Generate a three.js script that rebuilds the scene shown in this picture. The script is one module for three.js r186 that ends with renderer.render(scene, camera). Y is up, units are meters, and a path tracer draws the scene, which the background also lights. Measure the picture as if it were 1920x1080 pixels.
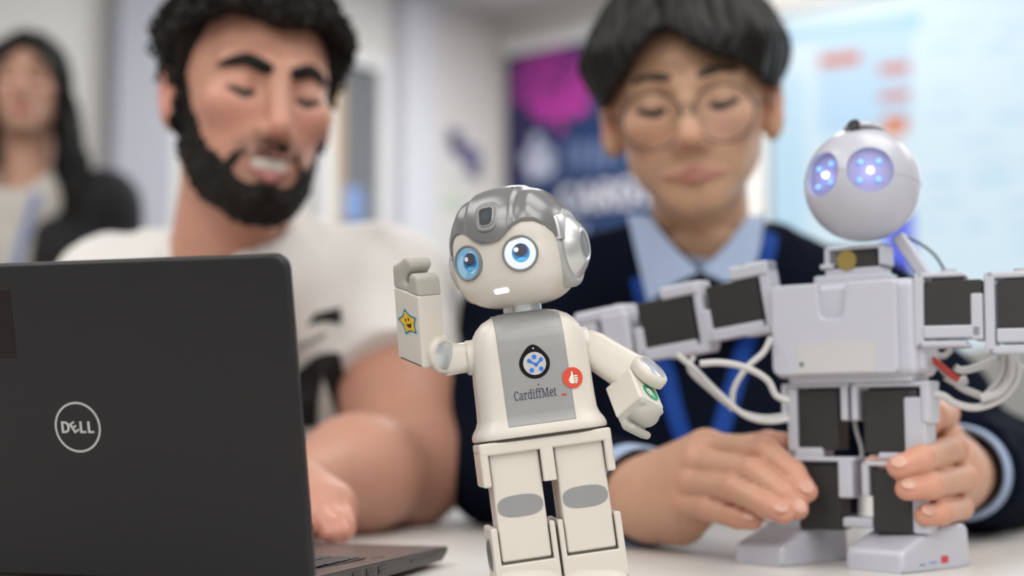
import * as THREE from 'three';
import { RoundedBoxGeometry } from 'three/addons/geometries/RoundedBoxGeometry.js';
import { TextGeometry } from 'three/addons/geometries/TextGeometry.js';
import { FontLoader } from 'three/addons/loaders/FontLoader.js';
import { mergeGeometries, mergeVertices, toCreasedNormals } from 'three/addons/utils/BufferGeometryUtils.js';
import { RectAreaLightUniformsLib } from 'three/addons/lights/RectAreaLightUniformsLib.js';
import { createNoise3D } from 'simplex-noise';
import { Brush, Evaluator, SUBTRACTION } from 'three-bvh-csg';

// ---------------------------------------------------------------- camera, lights, exposure
const V = (x, y, z) => new THREE.Vector3(x, y, z);
const TAU = Math.PI * 2;
const R = (d) => d * Math.PI / 180;
const FPX = 2520, TABLE = 0.74, EYE = TABLE + 0.093, PITCH = Math.atan(269 / FPX);
const scene = new THREE.Scene();
scene.background = new THREE.Color(0x000000);
const camera = new THREE.PerspectiveCamera(2 * Math.atan(540 / FPX) * 180 / Math.PI, 16 / 9, 0.05, 40);
camera.position.set(0, EYE, 0);
camera.rotation.set(PITCH, 0, 0);
camera.focus = 0.785;
camera.userData.fStop = 2.9;
camera.updateMatrixWorld();
const renderer = new THREE.WebGLRenderer({ antialias: true });
renderer.toneMapping = THREE.LinearToneMapping;
renderer.toneMappingExposure = 0.375;
renderer.shadowMap.enabled = true;
RectAreaLightUniformsLib.init();
const PANEL_LIGHT = 9.0, PANEL_COLOR = new THREE.Color(1.0, 0.98, 0.955);
const SCREEN_LIGHT = 2.6;

// a pixel of the 1920 x 1080 frame and a depth along the view axis -> a point of the room
function P(px, py, d) {
  return V((px - 960) / FPX * d, (540 - py) / FPX * d, -d).applyAxisAngle(V(1, 0, 0), PITCH).add(camera.position);
}

// ---------------------------------------------------------------- small tools
let seed = 7;
const rnd = () => { seed = (seed * 1664525 + 1013904223) >>> 0; return seed / 4294967296; };
const noise3 = createNoise3D(rnd);
const names = {};
function numbered(n) { const k = names[n] = (names[n] ?? -1) + 1; return k ? `${n}_${String(k).padStart(3, '0')}` : n; }
function shade(o) { o.castShadow = o.receiveShadow = true; return o; }
function tag(o, label, category, group, kind) {
  o.userData.label = label; o.userData.category = category;
  if (group) o.userData.group = group;
  if (kind) o.userData.kind = kind;
  return o;
}
function thing(name, label, category, base, group) {
  const o = new THREE.Group(); o.name = numbered(name); o.position.copy(base); scene.add(o);
  return tag(o, label, category, group);
}
// a part: geometry given in frame M (or in the room), stored relative to the thing's base
function part(root, name, geo, material, M, parent = root, label) {
  if (Array.isArray(geo)) geo = merge(geo);
  if (M) geo.applyMatrix4(M);
  geo.translate(-root.position.x, -root.position.y, -root.position.z);
  const m = shade(new THREE.Mesh(geo, material)); m.name = name; parent.add(m);
  if (label) m.userData.label = label;
  return m;
}
function single(name, geo, material, label, category, group) {   // a thing that is one mesh, geometry in room coordinates
  geo.computeBoundingBox(); const b = geo.boundingBox, c = b.getCenter(V(0, 0, 0)); c.y = b.min.y;
  geo.translate(-c.x, -c.y, -c.z);
  const m = shade(new THREE.Mesh(geo, material)); m.name = numbered(name); m.position.copy(c); scene.add(m);
  return tag(m, label, category, group);
}
function structure(name, geo, material) {
  const m = shade(new THREE.Mesh(geo, material)); m.name = name; m.userData.kind = 'structure'; scene.add(m); return m;
}
function merge(list) {
  const l = list.map((g) => { g = g.index ? g.toNonIndexed() : g; for (const k of Object.keys(g.attributes)) if (!['position', 'normal', 'uv'].includes(k)) g.deleteAttribute(k); if (!g.attributes.uv) g.setAttribute('uv', new THREE.BufferAttribute(new Float32Array(g.attributes.position.count * 2), 2)); return g; });
  return mergeGeometries(l);
}
const frame = (pos, rx = 0, ry = 0, rz = 0, s = 1) => new THREE.Matrix4().compose(pos, new THREE.Quaternion().setFromEuler(new THREE.Euler(rx, ry, rz, 'ZYX')), V(s, s, s));
const basis = (o, x, y, z, s = 1) => new THREE.Matrix4().makeBasis(x.clone().normalize().multiplyScalar(s), y.clone().normalize().multiplyScalar(s), z.clone().normalize().multiplyScalar(s)).setPosition(o);
const box = (w, h, d, x = 0, y = 0, z = 0, r = 0, seg = 3) => (r ? new RoundedBoxGeometry(w, h, d, seg, r) : new THREE.BoxGeometry(w, h, d)).translate(x, y, z);
const cyl = (r1, r2, h, x = 0, y = 0, z = 0, seg = 40) => new THREE.CylinderGeometry(r1, r2, h, seg).translate(x, y, z);
const sph = (r, x = 0, y = 0, z = 0, seg = 24) => new THREE.SphereGeometry(r, seg, seg / 2).translate(x, y, z);
const tube = (pts, r, seg = 40, rad = 10) => new THREE.TubeGeometry(new THREE.CatmullRomCurve3(pts), seg, r, rad, false);
const lathe = (prof, seg = 56) => new THREE.LatheGeometry(prof.map(([x, y]) => new THREE.Vector2(x, y)), seg);
function poly(pts) { const s = new THREE.Shape(); pts.forEach(([x, y], i) => i ? s.lineTo(x, y) : s.moveTo(x, y)); s.closePath(); return s; }
// polygon with rounded corners
function rpoly(pts, r) {
  const s = new THREE.Shape(), n = pts.length;
  for (let i = 0; i < n; i++) {
    const a = pts[(i + n - 1) % n], b = pts[i], c = pts[(i + 1) % n], rr = b[2] ?? r;
    const la = Math.hypot(a[0] - b[0], a[1] - b[1]), lc = Math.hypot(c[0] - b[0], c[1] - b[1]), q = Math.min(rr, la * 0.49, lc * 0.49);
    const p1 = [b[0] + (a[0] - b[0]) / la * q, b[1] + (a[1] - b[1]) / la * q], p2 = [b[0] + (c[0] - b[0]) / lc * q, b[1] + (c[1] - b[1]) / lc * q];
    i ? s.lineTo(...p1) : s.moveTo(...p1);
    s.quadraticCurveTo(b[0], b[1], ...p2);
  }
  s.closePath(); return s;
}
const ext = (shape, depth, bevel = 0, z = 0, seg = 12) => new THREE.ExtrudeGeometry(shape, { depth: Math.max(depth - 2 * bevel, 1e-5), bevelEnabled: bevel > 0, bevelSize: bevel, bevelThickness: bevel, bevelOffset: -bevel, bevelSegments: 3, curveSegments: seg }).translate(0, 0, z + bevel);
// stacked super-ellipse sections {y, x, z, a, b, n}
function loft(sec, seg = 64) {
  const pos = [], idx = [];
  for (const s of sec) for (let i = 0; i < seg; i++) {
    const t = i / seg * 2 * Math.PI, c = Math.cos(t), q = Math.sin(t), n = 2 / (s.n ?? 2);
    pos.push((s.x ?? 0) + s.a * Math.sign(c) * Math.abs(c) ** n, s.y, (s.z ?? 0) + s.b * Math.sign(q) * Math.abs(q) ** n);
  }
  for (let k = 0; k < sec.length - 1; k++) for (let i = 0; i < seg; i++) {
    const a = k * seg + i, b = k * seg + (i + 1) % seg;
    idx.push(a, a + seg, b, b, a + seg, b + seg);
  }
  for (const [k, up] of [[0, 0], [sec.length - 1, 1]]) {
    const c = pos.length / 3, s = sec[k]; pos.push(s.x ?? 0, s.y, s.z ?? 0);
    for (let i = 0; i < seg; i++) { const a = k * seg + i, b = k * seg + (i + 1) % seg; up ? idx.push(c, b, a) : idx.push(c, a, b); }
  }
  const g = new THREE.BufferGeometry(); g.setAttribute('position', new THREE.Float32BufferAttribute(pos, 3)); g.setIndex(idx); g.computeVertexNormals();
  return g;
}
// grid patch from a function (u, v) -> Vector3
function patch(f, nu, nv) {
  const pos = [], uv = [], idx = [];
  for (let j = 0; j <= nv; j++) for (let i = 0; i <= nu; i++) { const p = f(i / nu, j / nv); pos.push(p.x, p.y, p.z); uv.push(i / nu, j / nv); }
  for (let j = 0; j < nv; j++) for (let i = 0; i < nu; i++) { const a = j * (nu + 1) + i, b = a + nu + 1; idx.push(a, a + 1, b, a + 1, b + 1, b); }
  const g = new THREE.BufferGeometry(); g.setAttribute('position', new THREE.Float32BufferAttribute(pos, 3)); g.setAttribute('uv', new THREE.Float32BufferAttribute(uv, 2)); g.setIndex(idx); g.computeVertexNormals();
  return g;
}
// ---------------------------------------------------------------- distance fields and their surface
const len = Math.hypot, clamp = (x, a, b) => Math.min(b, Math.max(a, x)), lerp = (a, b, t) => a + (b - a) * t;
const smooth = (a, b, x) => { const t = clamp((x - a) / (b - a), 0, 1); return t * t * (3 - 2 * t); };
const smin = (a, b, k) => { const h = Math.max(k - Math.abs(a - b), 0) / k; return Math.min(a, b) - h * h * k * 0.25; };
const smax = (a, b, k) => -smin(-a, -b, k);
const sdS = (x, y, z, c, r) => len(x - c[0], y - c[1], z - c[2]) - r;
function sdE(x, y, z, c, r) {
  const a = (x - c[0]) / r[0], b = (y - c[1]) / r[1], d = (z - c[2]) / r[2], k0 = len(a, b, d), k1 = len(a / r[0], b / r[1], d / r[2]);
  return k1 < 1e-9 ? -Math.min(...r) : k0 * (k0 - 1) / k1;
}
function sdC(x, y, z, a, b, ra, rb) {
  const bx = b[0] - a[0], by = b[1] - a[1], bz = b[2] - a[2], px = x - a[0], py = y - a[1], pz = z - a[2];
  const h = clamp((px * bx + py * by + pz * bz) / (bx * bx + by * by + bz * bz), 0, 1);
  return len(px - bx * h, py - by * h, pz - bz * h) - (ra + (rb - ra) * h);
}
function surface(f, lo, hi, cell, color) {
  const n = [0, 1, 2].map((i) => Math.ceil((hi[i] - lo[i]) / cell) + 1), [nx, ny, nz] = n, F = new Float32Array(nx * ny * nz);
  const at = (i, j, k) => (k * ny + j) * nx + i;
  for (let k = 0; k < nz; k++) for (let j = 0; j < ny; j++) for (let i = 0; i < nx;) {
    const d = F[at(i, j, k)] = f(lo[0] + i * cell, lo[1] + j * cell, lo[2] + k * cell);
    // far from the surface the field changes by less than the distance walked: skip ahead
    const skip = Math.min(nx - i - 1, Math.max(0, Math.floor(Math.abs(d) * 0.45 / cell) - 1));
    for (let s = 1; s <= skip; s++) F[at(i + s, j, k)] = d;
    i += 1 + skip;
  }
  const vid = new Int32Array(nx * ny * nz).fill(-1), pos = [], nor = [], col = [], idx = [], e = cell * 0.5;
  for (let k = 0; k < nz - 1; k++) for (let j = 0; j < ny - 1; j++) for (let i = 0; i < nx - 1; i++) {
    let m = 0, sx = 0, sy = 0, sz = 0, c = 0;
    const v = [];
    for (let q = 0; q < 8; q++) { const w = F[at(i + (q & 1), j + (q >> 1 & 1), k + (q >> 2))]; v.push(w); if (w < 0) m |= 1 << q; }
    if (m === 0 || m === 255) continue;
    for (let q = 0; q < 8; q++) for (const b of [1, 2, 4]) if (!(q & b) && (m >> q & 1) !== (m >> (q | b) & 1)) {
      const t = v[q] / (v[q] - v[q | b]);
      sx += (q & 1) + (b === 1 ? t : 0); sy += (q >> 1 & 1) + (b === 2 ? t : 0); sz += (q >> 2) + (b === 4 ? t : 0); c++;
    }
    const x = lo[0] + (i + sx / c) * cell, y = lo[1] + (j + sy / c) * cell, z = lo[2] + (k + sz / c) * cell;
    let gx = f(x + e, y, z) - f(x - e, y, z), gy = f(x, y + e, z) - f(x, y - e, z), gz = f(x, y, z + e) - f(x, y, z - e); const l = len(gx, gy, gz) || 1;
    vid[at(i, j, k)] = pos.length / 3; pos.push(x, y, z); nor.push(gx / l, gy / l, gz / l);
    if (color) col.push(...color(x, y, z, gx / l, gy / l, gz / l));
  }
  const quad = (a, b, c, d, flip) => { if (a < 0 || b < 0 || c < 0 || d < 0) return; flip ? idx.push(a, c, b, a, d, c) : idx.push(a, b, c, a, c, d); };
  for (let k = 1; k < nz - 1; k++) for (let j = 1; j < ny - 1; j++) for (let i = 1; i < nx - 1; i++) {
    const s = F[at(i, j, k)] < 0;
    if (s !== F[at(i + 1, j, k)] < 0) quad(vid[at(i, j - 1, k - 1)], vid[at(i, j, k - 1)], vid[at(i, j, k)], vid[at(i, j - 1, k)], !s);
    if (s !== F[at(i, j + 1, k)] < 0) quad(vid[at(i - 1, j, k - 1)], vid[at(i - 1, j, k)], vid[at(i, j, k)], vid[at(i, j, k - 1)], !s);
    if (s !== F[at(i, j, k + 1)] < 0) quad(vid[at(i - 1, j - 1, k)], vid[at(i, j - 1, k)], vid[at(i, j, k)], vid[at(i - 1, j, k)], !s);
  }
  const g = new THREE.BufferGeometry();
  g.setAttribute('position', new THREE.Float32BufferAttribute(pos, 3)); g.setAttribute('normal', new THREE.Float32BufferAttribute(nor, 3));
  if (color) g.setAttribute('color', new THREE.Float32BufferAttribute(col, 3));
  g.setIndex(idx); return g;
}
function mergeColored(list) {
  return mergeGeometries(list.map((g) => { g = g.clone(); if (g.attributes.uv) g.deleteAttribute('uv'); return g; }));
}
// ---------------------------------------------------------------- materials
function grain(size, f) {
  const a = new Uint8Array(size * size * 4);
  for (let i = 0; i < size * size; i++) { const v = clamp(f(i % size, Math.floor(i / size)), 0, 1) * 255; a[4 * i] = a[4 * i + 1] = a[4 * i + 2] = v; a[4 * i + 3] = 255; }
  const t = new THREE.DataTexture(a, size, size); t.wrapS = t.wrapT = THREE.RepeatWrapping; t.magFilter = THREE.LinearFilter; t.needsUpdate = true; return t;
}
const ring = (x, y, s, n) => { const a = x / n * 2 * Math.PI, b = y / n * 2 * Math.PI; return noise3(Math.cos(a) * s + 3 * Math.cos(b) * s, Math.sin(a) * s - 2 * Math.sin(b) * s, Math.sin(b) * s + Math.cos(b + a) * s); };
const mottle = grain(256, (x, y) => 0.95 + 0.014 * ring(x, y, 2, 256) + 0.016 * (rnd() - 0.5)); mottle.colorSpace = THREE.SRGBColorSpace;
const tableGrain = mottle.clone(); tableGrain.repeat.set(11, 5); tableGrain.needsUpdate = true;
const fineGrain = grain(256, () => 0.5 + 0.5 * (rnd() - 0.5));
const knit = grain(128, (x, y) => 0.5 + 0.35 * Math.sin(x / 128 * 2 * Math.PI * 16) * Math.cos(y / 128 * 2 * Math.PI * 16 + Math.sin(x / 128 * 2 * Math.PI * 16)) + 0.1 * (rnd() - 0.5));
function M(rgb, rough = 0.5, more = {}) { const m = new THREE.MeshPhysicalMaterial({ roughness: rough, ...more }); m.color.setRGB(...rgb); return m; }
function canvas(w, h, draw) { const c = document.createElement('canvas'); c.width = w; c.height = h; draw(c.getContext('2d'), w, h); const t = new THREE.CanvasTexture(c); t.colorSpace = THREE.SRGBColorSpace; return t; }
const mat = {
  wall: M([0.76, 0.745, 0.72], 0.85), wallCool: M([0.72, 0.73, 0.78], 0.7), ceiling: M([0.78, 0.77, 0.75], 0.9), floor: M([0.22, 0.21, 0.2], 0.7, { map: mottle }),
  white: M([0.75, 0.75, 0.76], 0.5), table: M([0.72, 0.7, 0.675], 0.38, { map: tableGrain }), steel: M([0.45, 0.46, 0.48], 0.35, { metalness: 0.8 }),
  doorGrey: M([0.16, 0.165, 0.18], 0.35), wood: M([0.5, 0.36, 0.21], 0.5),
  shell: M([0.67, 0.63, 0.57], 0.34, { clearcoat: 0.25, clearcoatRoughness: 0.3 }), silver: M([0.42, 0.425, 0.42], 0.36, { metalness: 0.35 }), chestSilver: M([0.31, 0.315, 0.315], 0.42, { metalness: 0.3 }),
  helmet: M([0.2, 0.203, 0.21], 0.28, { metalness: 0.25, clearcoat: 0.4, clearcoatRoughness: 0.2 }), earSilver: M([0.62, 0.63, 0.63], 0.28, { metalness: 0.7 }), capSilver: M([0.6, 0.64, 0.67], 0.25, { metalness: 0.6 }),
  rubber: M([0.43, 0.42, 0.375], 0.55), pad: M([0.27, 0.275, 0.28], 0.5), seam: M([0.1, 0.09, 0.075], 0.8), black: M([0.012, 0.012, 0.014], 0.3), lens: M([0.008, 0.014, 0.02], 0.3),
  darkGrey: M([0.14, 0.145, 0.15], 0.4), rim: M([0.2, 0.21, 0.22], 0.35), navyInk: M([0.012, 0.015, 0.06], 0.6), redInk: M([0.5, 0.03, 0.03], 0.6), blueInk: M([0.02, 0.16, 0.62], 0.5), discGrey: M([0.5, 0.5, 0.5], 0.5),
  glowWhite: M([0.9, 0.95, 1], 0.4, { emissive: new THREE.Color(0.9, 0.97, 1), emissiveIntensity: 3.2 }),
  plastic: M([0.53, 0.54, 0.61], 0.3, { clearcoat: 0.3, clearcoatRoughness: 0.25 }), plasticLabel: M([0.55, 0.55, 0.55], 0.6), servo: M([0.022, 0.022, 0.022], 0.5), brass: M([0.35, 0.26, 0.08], 0.4, { metalness: 0.6 }), cable: M([0.58, 0.575, 0.575], 0.5), redCable: M([0.5, 0.04, 0.03], 0.5), darkCable: M([0.05, 0.06, 0.08], 0.5),
  lid: M([0.010, 0.010, 0.0115], 0.5, { specularIntensity: 0.7, bumpMap: fineGrain, bumpScale: 0.00002 }), lidEdge: M([0.05, 0.05, 0.055], 0.3, { metalness: 0.5 }), deck: M([0.075, 0.07, 0.07], 0.32, { metalness: 0.6 }), key: M([0.02, 0.02, 0.022], 0.5), logo: M([0.5, 0.5, 0.5], 0.35, { metalness: 0.5 }), stickerDark: M([0.007, 0.003, 0.0035], 0.5, { specularIntensity: 0.6 }), displayOff: M([0.01, 0.01, 0.012], 0.15),
};
const serif = await new FontLoader().loadAsync('fonts/droid/droid_serif_regular.typeface.json');
const sans = await new FontLoader().loadAsync('fonts/droid/droid_sans_bold.typeface.json');
// ---------------------------------------------------------------- the room
const CEIL = 2.62, CORNER = [-0.045, -5.72], DR = [0.806, 0.592], DL = [-0.687, 0.727];
const ends = [[CORNER[0] + DR[0] * 6.2, CORNER[1] + DR[1] * 6.2], [CORNER[0] + DL[0] * 6.6, CORNER[1] + DL[1] * 6.6]];
const plan = [CORNER, ends[0], [ends[0][0], 2.6], [ends[1][0], 2.6], ends[1]];
function wallBox(a, b, y0, y1, t) {
  const dx = b[0] - a[0], dz = b[1] - a[1], l = len(dx, dz), g = box(l + 2 * t, y1 - y0, t, 0, 0, t / 2);
  return g.applyMatrix4(frame(V((a[0] + b[0]) / 2, (y0 + y1) / 2, (a[1] + b[1]) / 2), 0, Math.atan2(-dz, dx), 0));
}
['right', 'side_right', 'back', 'side_left', 'left'].forEach((n, i) => {
  const a = plan[i], b = plan[(i + 1) % 5];
  structure('wall_' + n, wallBox(b, a, 0, CEIL, 0.12), mat.wall);
});
const planShape = poly(plan.map(([x, z]) => [x * 1.04, -z * 1.04]));
structure('floor', ext(planShape, 0.12).rotateX(-Math.PI / 2).translate(0, -0.12, 0), mat.floor);
structure('ceiling', ext(planShape, 0.12).rotateX(-Math.PI / 2).translate(0, CEIL, 0), mat.ceiling);
function wallHit(px, py, dir) {
  const d = P(px, py, 1).sub(camera.position), nx = -dir[1], nz = dir[0];
  const t = ((CORNER[0]) * nx + (CORNER[1] - 0) * nz - (camera.position.x * nx + camera.position.z * nz)) / (d.x * nx + d.z * nz);
  const p = camera.position.clone().addScaledVector(d, t);
  return { s: (p.x - CORNER[0]) * dir[0] + (p.z - CORNER[1]) * dir[1], y: p.y };
}
// frame on a wall: x along the wall to the right as seen from the room, y up, z into the room
const onRight = basis(V(CORNER[0], 0, CORNER[1]), V(DR[0], 0, DR[1]), V(0, 1, 0), V(-DR[1], 0, DR[0]));
const onLeft = basis(V(CORNER[0], 0, CORNER[1]), V(-DL[0], 0, -DL[1]), V(0, 1, 0), V(-DL[1] * -1, 0, -DL[0]));
const wallBase = (Mw, x, z = 0) => { const p = V(x, 0, z).applyMatrix4(Mw); return p; };
const hr = (px, py) => wallHit(px, py, DR), hl = (px, py) => { const h = wallHit(px, py, DL); return { s: -h.s, y: h.y }; };

// skirting
structure('baseboard_right', box(6.1, 0.1, 0.015, 3.05, 0.05, 0.0075).applyMatrix4(onRight), mat.white);
structure('baseboard_left', box(6.5, 0.1, 0.015, -3.25, 0.05, 0.0075).applyMatrix4(onLeft), mat.white);

// boxed pillar and pale panel on the left wall
{
  const a = hl(750, 300).s, b = hl(808, 300).s;
  const t = thing('pillar', 'white boxed pillar running up the wall beside the small purple notice', 'pillar', wallBase(onLeft, (a + b) / 2)); t.userData.kind = 'structure';
  part(t, 'pillar_front', box(b - a, CEIL, 0.03, (a + b) / 2, CEIL / 2, 0.015, 0.004), mat.wallCool, onLeft);
  part(t, 'pillar_edge', box(0.05, CEIL, 0.02, a - 0.025, CEIL / 2, 0.01, 0.003), M([0.5, 0.5, 0.54], 0.7), onLeft);
  const c = hl(193, 300).s, d = hl(300, 300).s;
  const w = thing('pillar', 'wide pale lavender pillar on the wall behind the standing woman', 'pillar', wallBase(onLeft, (c + d) / 2)); w.userData.kind = 'structure';
  part(w, 'pillar_front', box(d - c, CEIL, 0.08, (c + d) / 2, CEIL / 2, 0.04, 0.006), M([0.46, 0.465, 0.53], 0.7), onLeft);
}
// door with a grey glazed leaf
{
  const a = hl(606, 300).s, b = hl(690, 300).s, top = hl(650, 128).y, m = (a + b) / 2;
  const t = new THREE.Group(); t.name = 'door_1'; t.userData.kind = 'structure'; t.position.copy(wallBase(onLeft, m)); scene.add(t);
  part(t, 'door_frame', [box(0.06, top + 0.05, 0.07, a - 0.03, (top + 0.05) / 2, 0.035), box(0.06, top + 0.05, 0.07, b + 0.03, (top + 0.05) / 2, 0.035), box(b - a, 0.05, 0.07, m, top + 0.025, 0.035)], mat.white, onLeft);
  part(t, 'door_leaf', box(b - a, top, 0.04, m, top / 2, 0.02), mat.doorGrey, onLeft);
  part(t, 'door_edge', box(0.05, top * 0.97, 0.05, a + 0.03, top * 0.485, 0.03), mat.wood, onLeft);
  part(t, 'door_notice', box(0.1, 0.13, 0.004, hl(648, 390).s, hl(648, 385).y, 0.043), M([0.2, 0.32, 0.6], 0.6), onLeft, t, 'small blue notice');
}
// notices on the left wall
function notice(px0, py0, px1, py1, label, draw) {
  const a = hl(px0, py0), b = hl(px1, py1), w = b.s - a.s, h = a.y - b.y;
  const g = box(w, h, 0.004, 0, 0, 0.004); const uv = g.attributes.uv;
  const m = single('wall_notice', g.applyMatrix4(onLeft.clone().multiply(new THREE.Matrix4().makeTranslation((a.s + b.s) / 2, (a.y + b.y) / 2, 0))), M([1, 1, 1], 0.7, { map: canvas(256, 320, draw) }), label, 'notice');
  return m;
}
notice(832, 232, 908, 344, 'white paper notice with purple shapes on the cream wall', (c, w, h) => {
  c.fillStyle = '#e4e1e2'; c.fillRect(0, 0, w, h); c.fillStyle = '#2f2a5e';
  c.beginPath(); c.moveTo(20, 30); c.lineTo(110, 20); c.lineTo(100, 80); c.lineTo(210, 110); c.lineTo(232, 180); c.lineTo(220, 300); c.lineTo(130, 290); c.lineTo(140, 230); c.lineTo(60, 190); c.lineTo(20, 110); c.fill();
  c.fillStyle = '#8a86b8'; c.fillRect(150, 130, 60, 60); c.fillRect(165, 205, 30, 40); c.fillStyle = '#e4e1e2'; c.fillRect(98, 86, 30, 30); c.fillRect(120, 200, 20, 34);
});
notice(826, 370, 872, 392, 'small pale green label below the purple notice', (c, w, h) => { c.fillStyle = '#c9dcc6'; c.fillRect(0, 0, w, h); c.fillStyle = '#8fb38c'; c.fillRect(30, 110, 120, 60); });

// roll-up banner before the right wall
{
  const a = hr(962, 250).s, w = 0.86, top = hr(1000, 104).y, bar = hr(1000, 80).y, x0 = a, xc = a + w / 2, z = 0.045;
  const t = thing('rollup_banner', 'dark blue and magenta roll-up banner in the corner beside the screen', 'banner', wallBase(onRight, xc, z));
  const tex = canvas(688, 1800, (c, W, H) => {
    const sx = W / w, sy = H / (top - 0.12), X = (px, py) => (hr(px, py).s - x0) * sx, Y = (px, py) => (top - hr(px, py).y) * sy;
    c.fillStyle = '#12325e'; c.fillRect(0, 0, W, H);
    const dark = c.createLinearGradient(0, 0, W, 0); dark.addColorStop(0, '#2c1a4a'); dark.addColorStop(0.25, '#1a2f60'); dark.addColorStop(1, '#12406f'); c.fillStyle = dark; c.fillRect(0, 0, W, Y(1000, 350));
    c.fillStyle = '#a82f97';
    let s = 5; const r = () => { s = (s * 16807) % 2147483647; return s / 2147483647; };
    for (let i = 0; i < 210; i++) { const q = r() * 6.28, k = Math.sqrt(r()); c.fillStyle = ['#b0329c', '#8f2c88', '#c93aa8', '#7a2a7c'][i % 4]; const cx = 1052 + Math.cos(q) * k * 74, cy = 160 + Math.sin(q) * k * 66; c.beginPath(); c.arc(X(cx, cy), Y(cx, cy), 5 + 24 * r(), 0, 7); c.fill(); }
    c.fillStyle = '#a5327f'; c.beginPath(); c.arc(X(1063, 240), Y(1063, 240), 22, 0, 7); c.fill();
    c.fillStyle = '#b9bfd3'; // pale crest: a rounded emblem with lobes
    for (const [x, y, k] of [[1018, 268, 26], [1004, 300, 30], [1034, 296, 34], [1014, 325, 32], [1040, 322, 26]]) { c.beginPath(); c.arc(X(x, y), Y(x, y), k, 0, 7); c.fill(); }
    c.fillStyle = '#7f8fb5'; for (const [y, l] of [[272, 1170], [284, 1165], [297, 1180], [310, 1150]]) for (let x = 1074; x < l; x += 22) c.fillRect(X(x, y), Y(x, y), 30, 14);
    c.fillStyle = '#e9e6ee'; c.font = 'bold 118px sans-serif'; c.fillText('CARDIFF', X(1058, 404), Y(1058, 404));
    c.font = '54px sans-serif'; c.fillText('MET', X(1062, 440), Y(1062, 440) + 20);
  });
  part(t, 'banner_sheet', box(w, top - 0.12, 0.006, xc, (top + 0.12) / 2, z), M([1, 1, 1], 0.55, { map: tex }), onRight);
  part(t, 'top_bar', box(w + 0.03, bar - top, 0.03, xc, (top + bar) / 2, z, 0.006), M([0.82, 0.82, 0.82], 0.4), onRight);
  part(t, 'pole', cyl(0.012, 0.012, top, xc, top / 2 + 0.03, z - 0.02), mat.steel, onRight);
  part(t, 'base', box(w + 0.04, 0.1, 0.18, xc, 0.05, z + 0.07, 0.02), mat.steel, onRight);
}
// large lit presentation screen on the right wall
{
  const tl = hr(1452, 44), w = 2.5, h = 1.42, x0 = tl.s, y1 = tl.y, xc = x0 + w / 2, yc = y1 - h / 2;
  const t = thing('presentation_screen', 'large bright wall screen showing a pale blue page with orange boxes', 'screen', wallBase(onRight, xc)); t.position.y = y1 - h;
  const tex = canvas(1600, 909, (c, W, H) => {
    const k = W / w, X = (px, py) => (hr(px, py).s - x0) * k, Y = (px, py) => (y1 - hr(px, py).y) * k;
    const quad = (col, l, a, b, d) => { c.fillStyle = col; c.beginPath(); c.moveTo(X(l, a), Y(l, a)); c.lineTo(X(b, a - (b - l) * 0.14), Y(b, a - (b - l) * 0.14)); c.lineTo(X(b, d - (b - l) * 0.1), Y(b, d - (b - l) * 0.1)); c.lineTo(X(l, d), Y(l, d)); c.fill(); };
    c.fillStyle = '#d9f0fc'; c.fillRect(0, 0, W, H);
    quad('#9fd3f8', 1452, 70, 1740, 92); quad('#b9defa', 1546, 92, 1722, 262);
    c.fillStyle = '#8cccf8'; c.fillRect(0, 0, 40, H * 0.3); c.fillStyle = '#c2e6fb'; c.fillRect(0, H * 0.16, 90, H * 0.5);
    quad('#d2581a', 1548, 112, 1626, 134); quad('#d2581a', 1660, 129, 1717, 148); quad('#d2581a', 1660, 182, 1717, 197); quad('#d8601c', 1666, 226, 1712, 262); quad('#e39a6c', 1672, 234, 1700, 252);
    let s = 11; const r = () => { s = (s * 16807) % 2147483647; return s / 2147483647; };
    for (let y = 60; y < 560; y += 30 + 26 * r()) for (let x = 1748; x < 2150; x += 14 + 30 * r()) { const l = 16 + 66 * r(); if (r() < 0.66) quad(r() < 0.5 ? '#b4dcf4' : '#c0e0f2', x, y, Math.min(x + l, 2150), y + 9); x += l; }
    quad('#4f63f0', 1668, 404, 1724, 560);
  });
  part(t, 'screen_frame', box(w + 0.05, h + 0.05, 0.05, xc, yc, 0.03, 0.008), mat.darkGrey, onRight);
  part(t, 'display', box(w, h, 0.006, xc, yc, 0.058), M([0.02, 0.02, 0.02], 0.4, { emissive: new THREE.Color(1, 1, 1), emissiveMap: tex, emissiveIntensity: 2.35 }), onRight);
  const l = new THREE.RectAreaLight(new THREE.Color(0.75, 0.88, 1), SCREEN_LIGHT, w, h); l.castShadow = true;
  const c = V(xc, yc, 0.075).applyMatrix4(onRight); l.position.copy(c); l.lookAt(V(xc, yc, 3).applyMatrix4(onRight)); l.name = 'screen_light'; scene.add(l);
}
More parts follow.
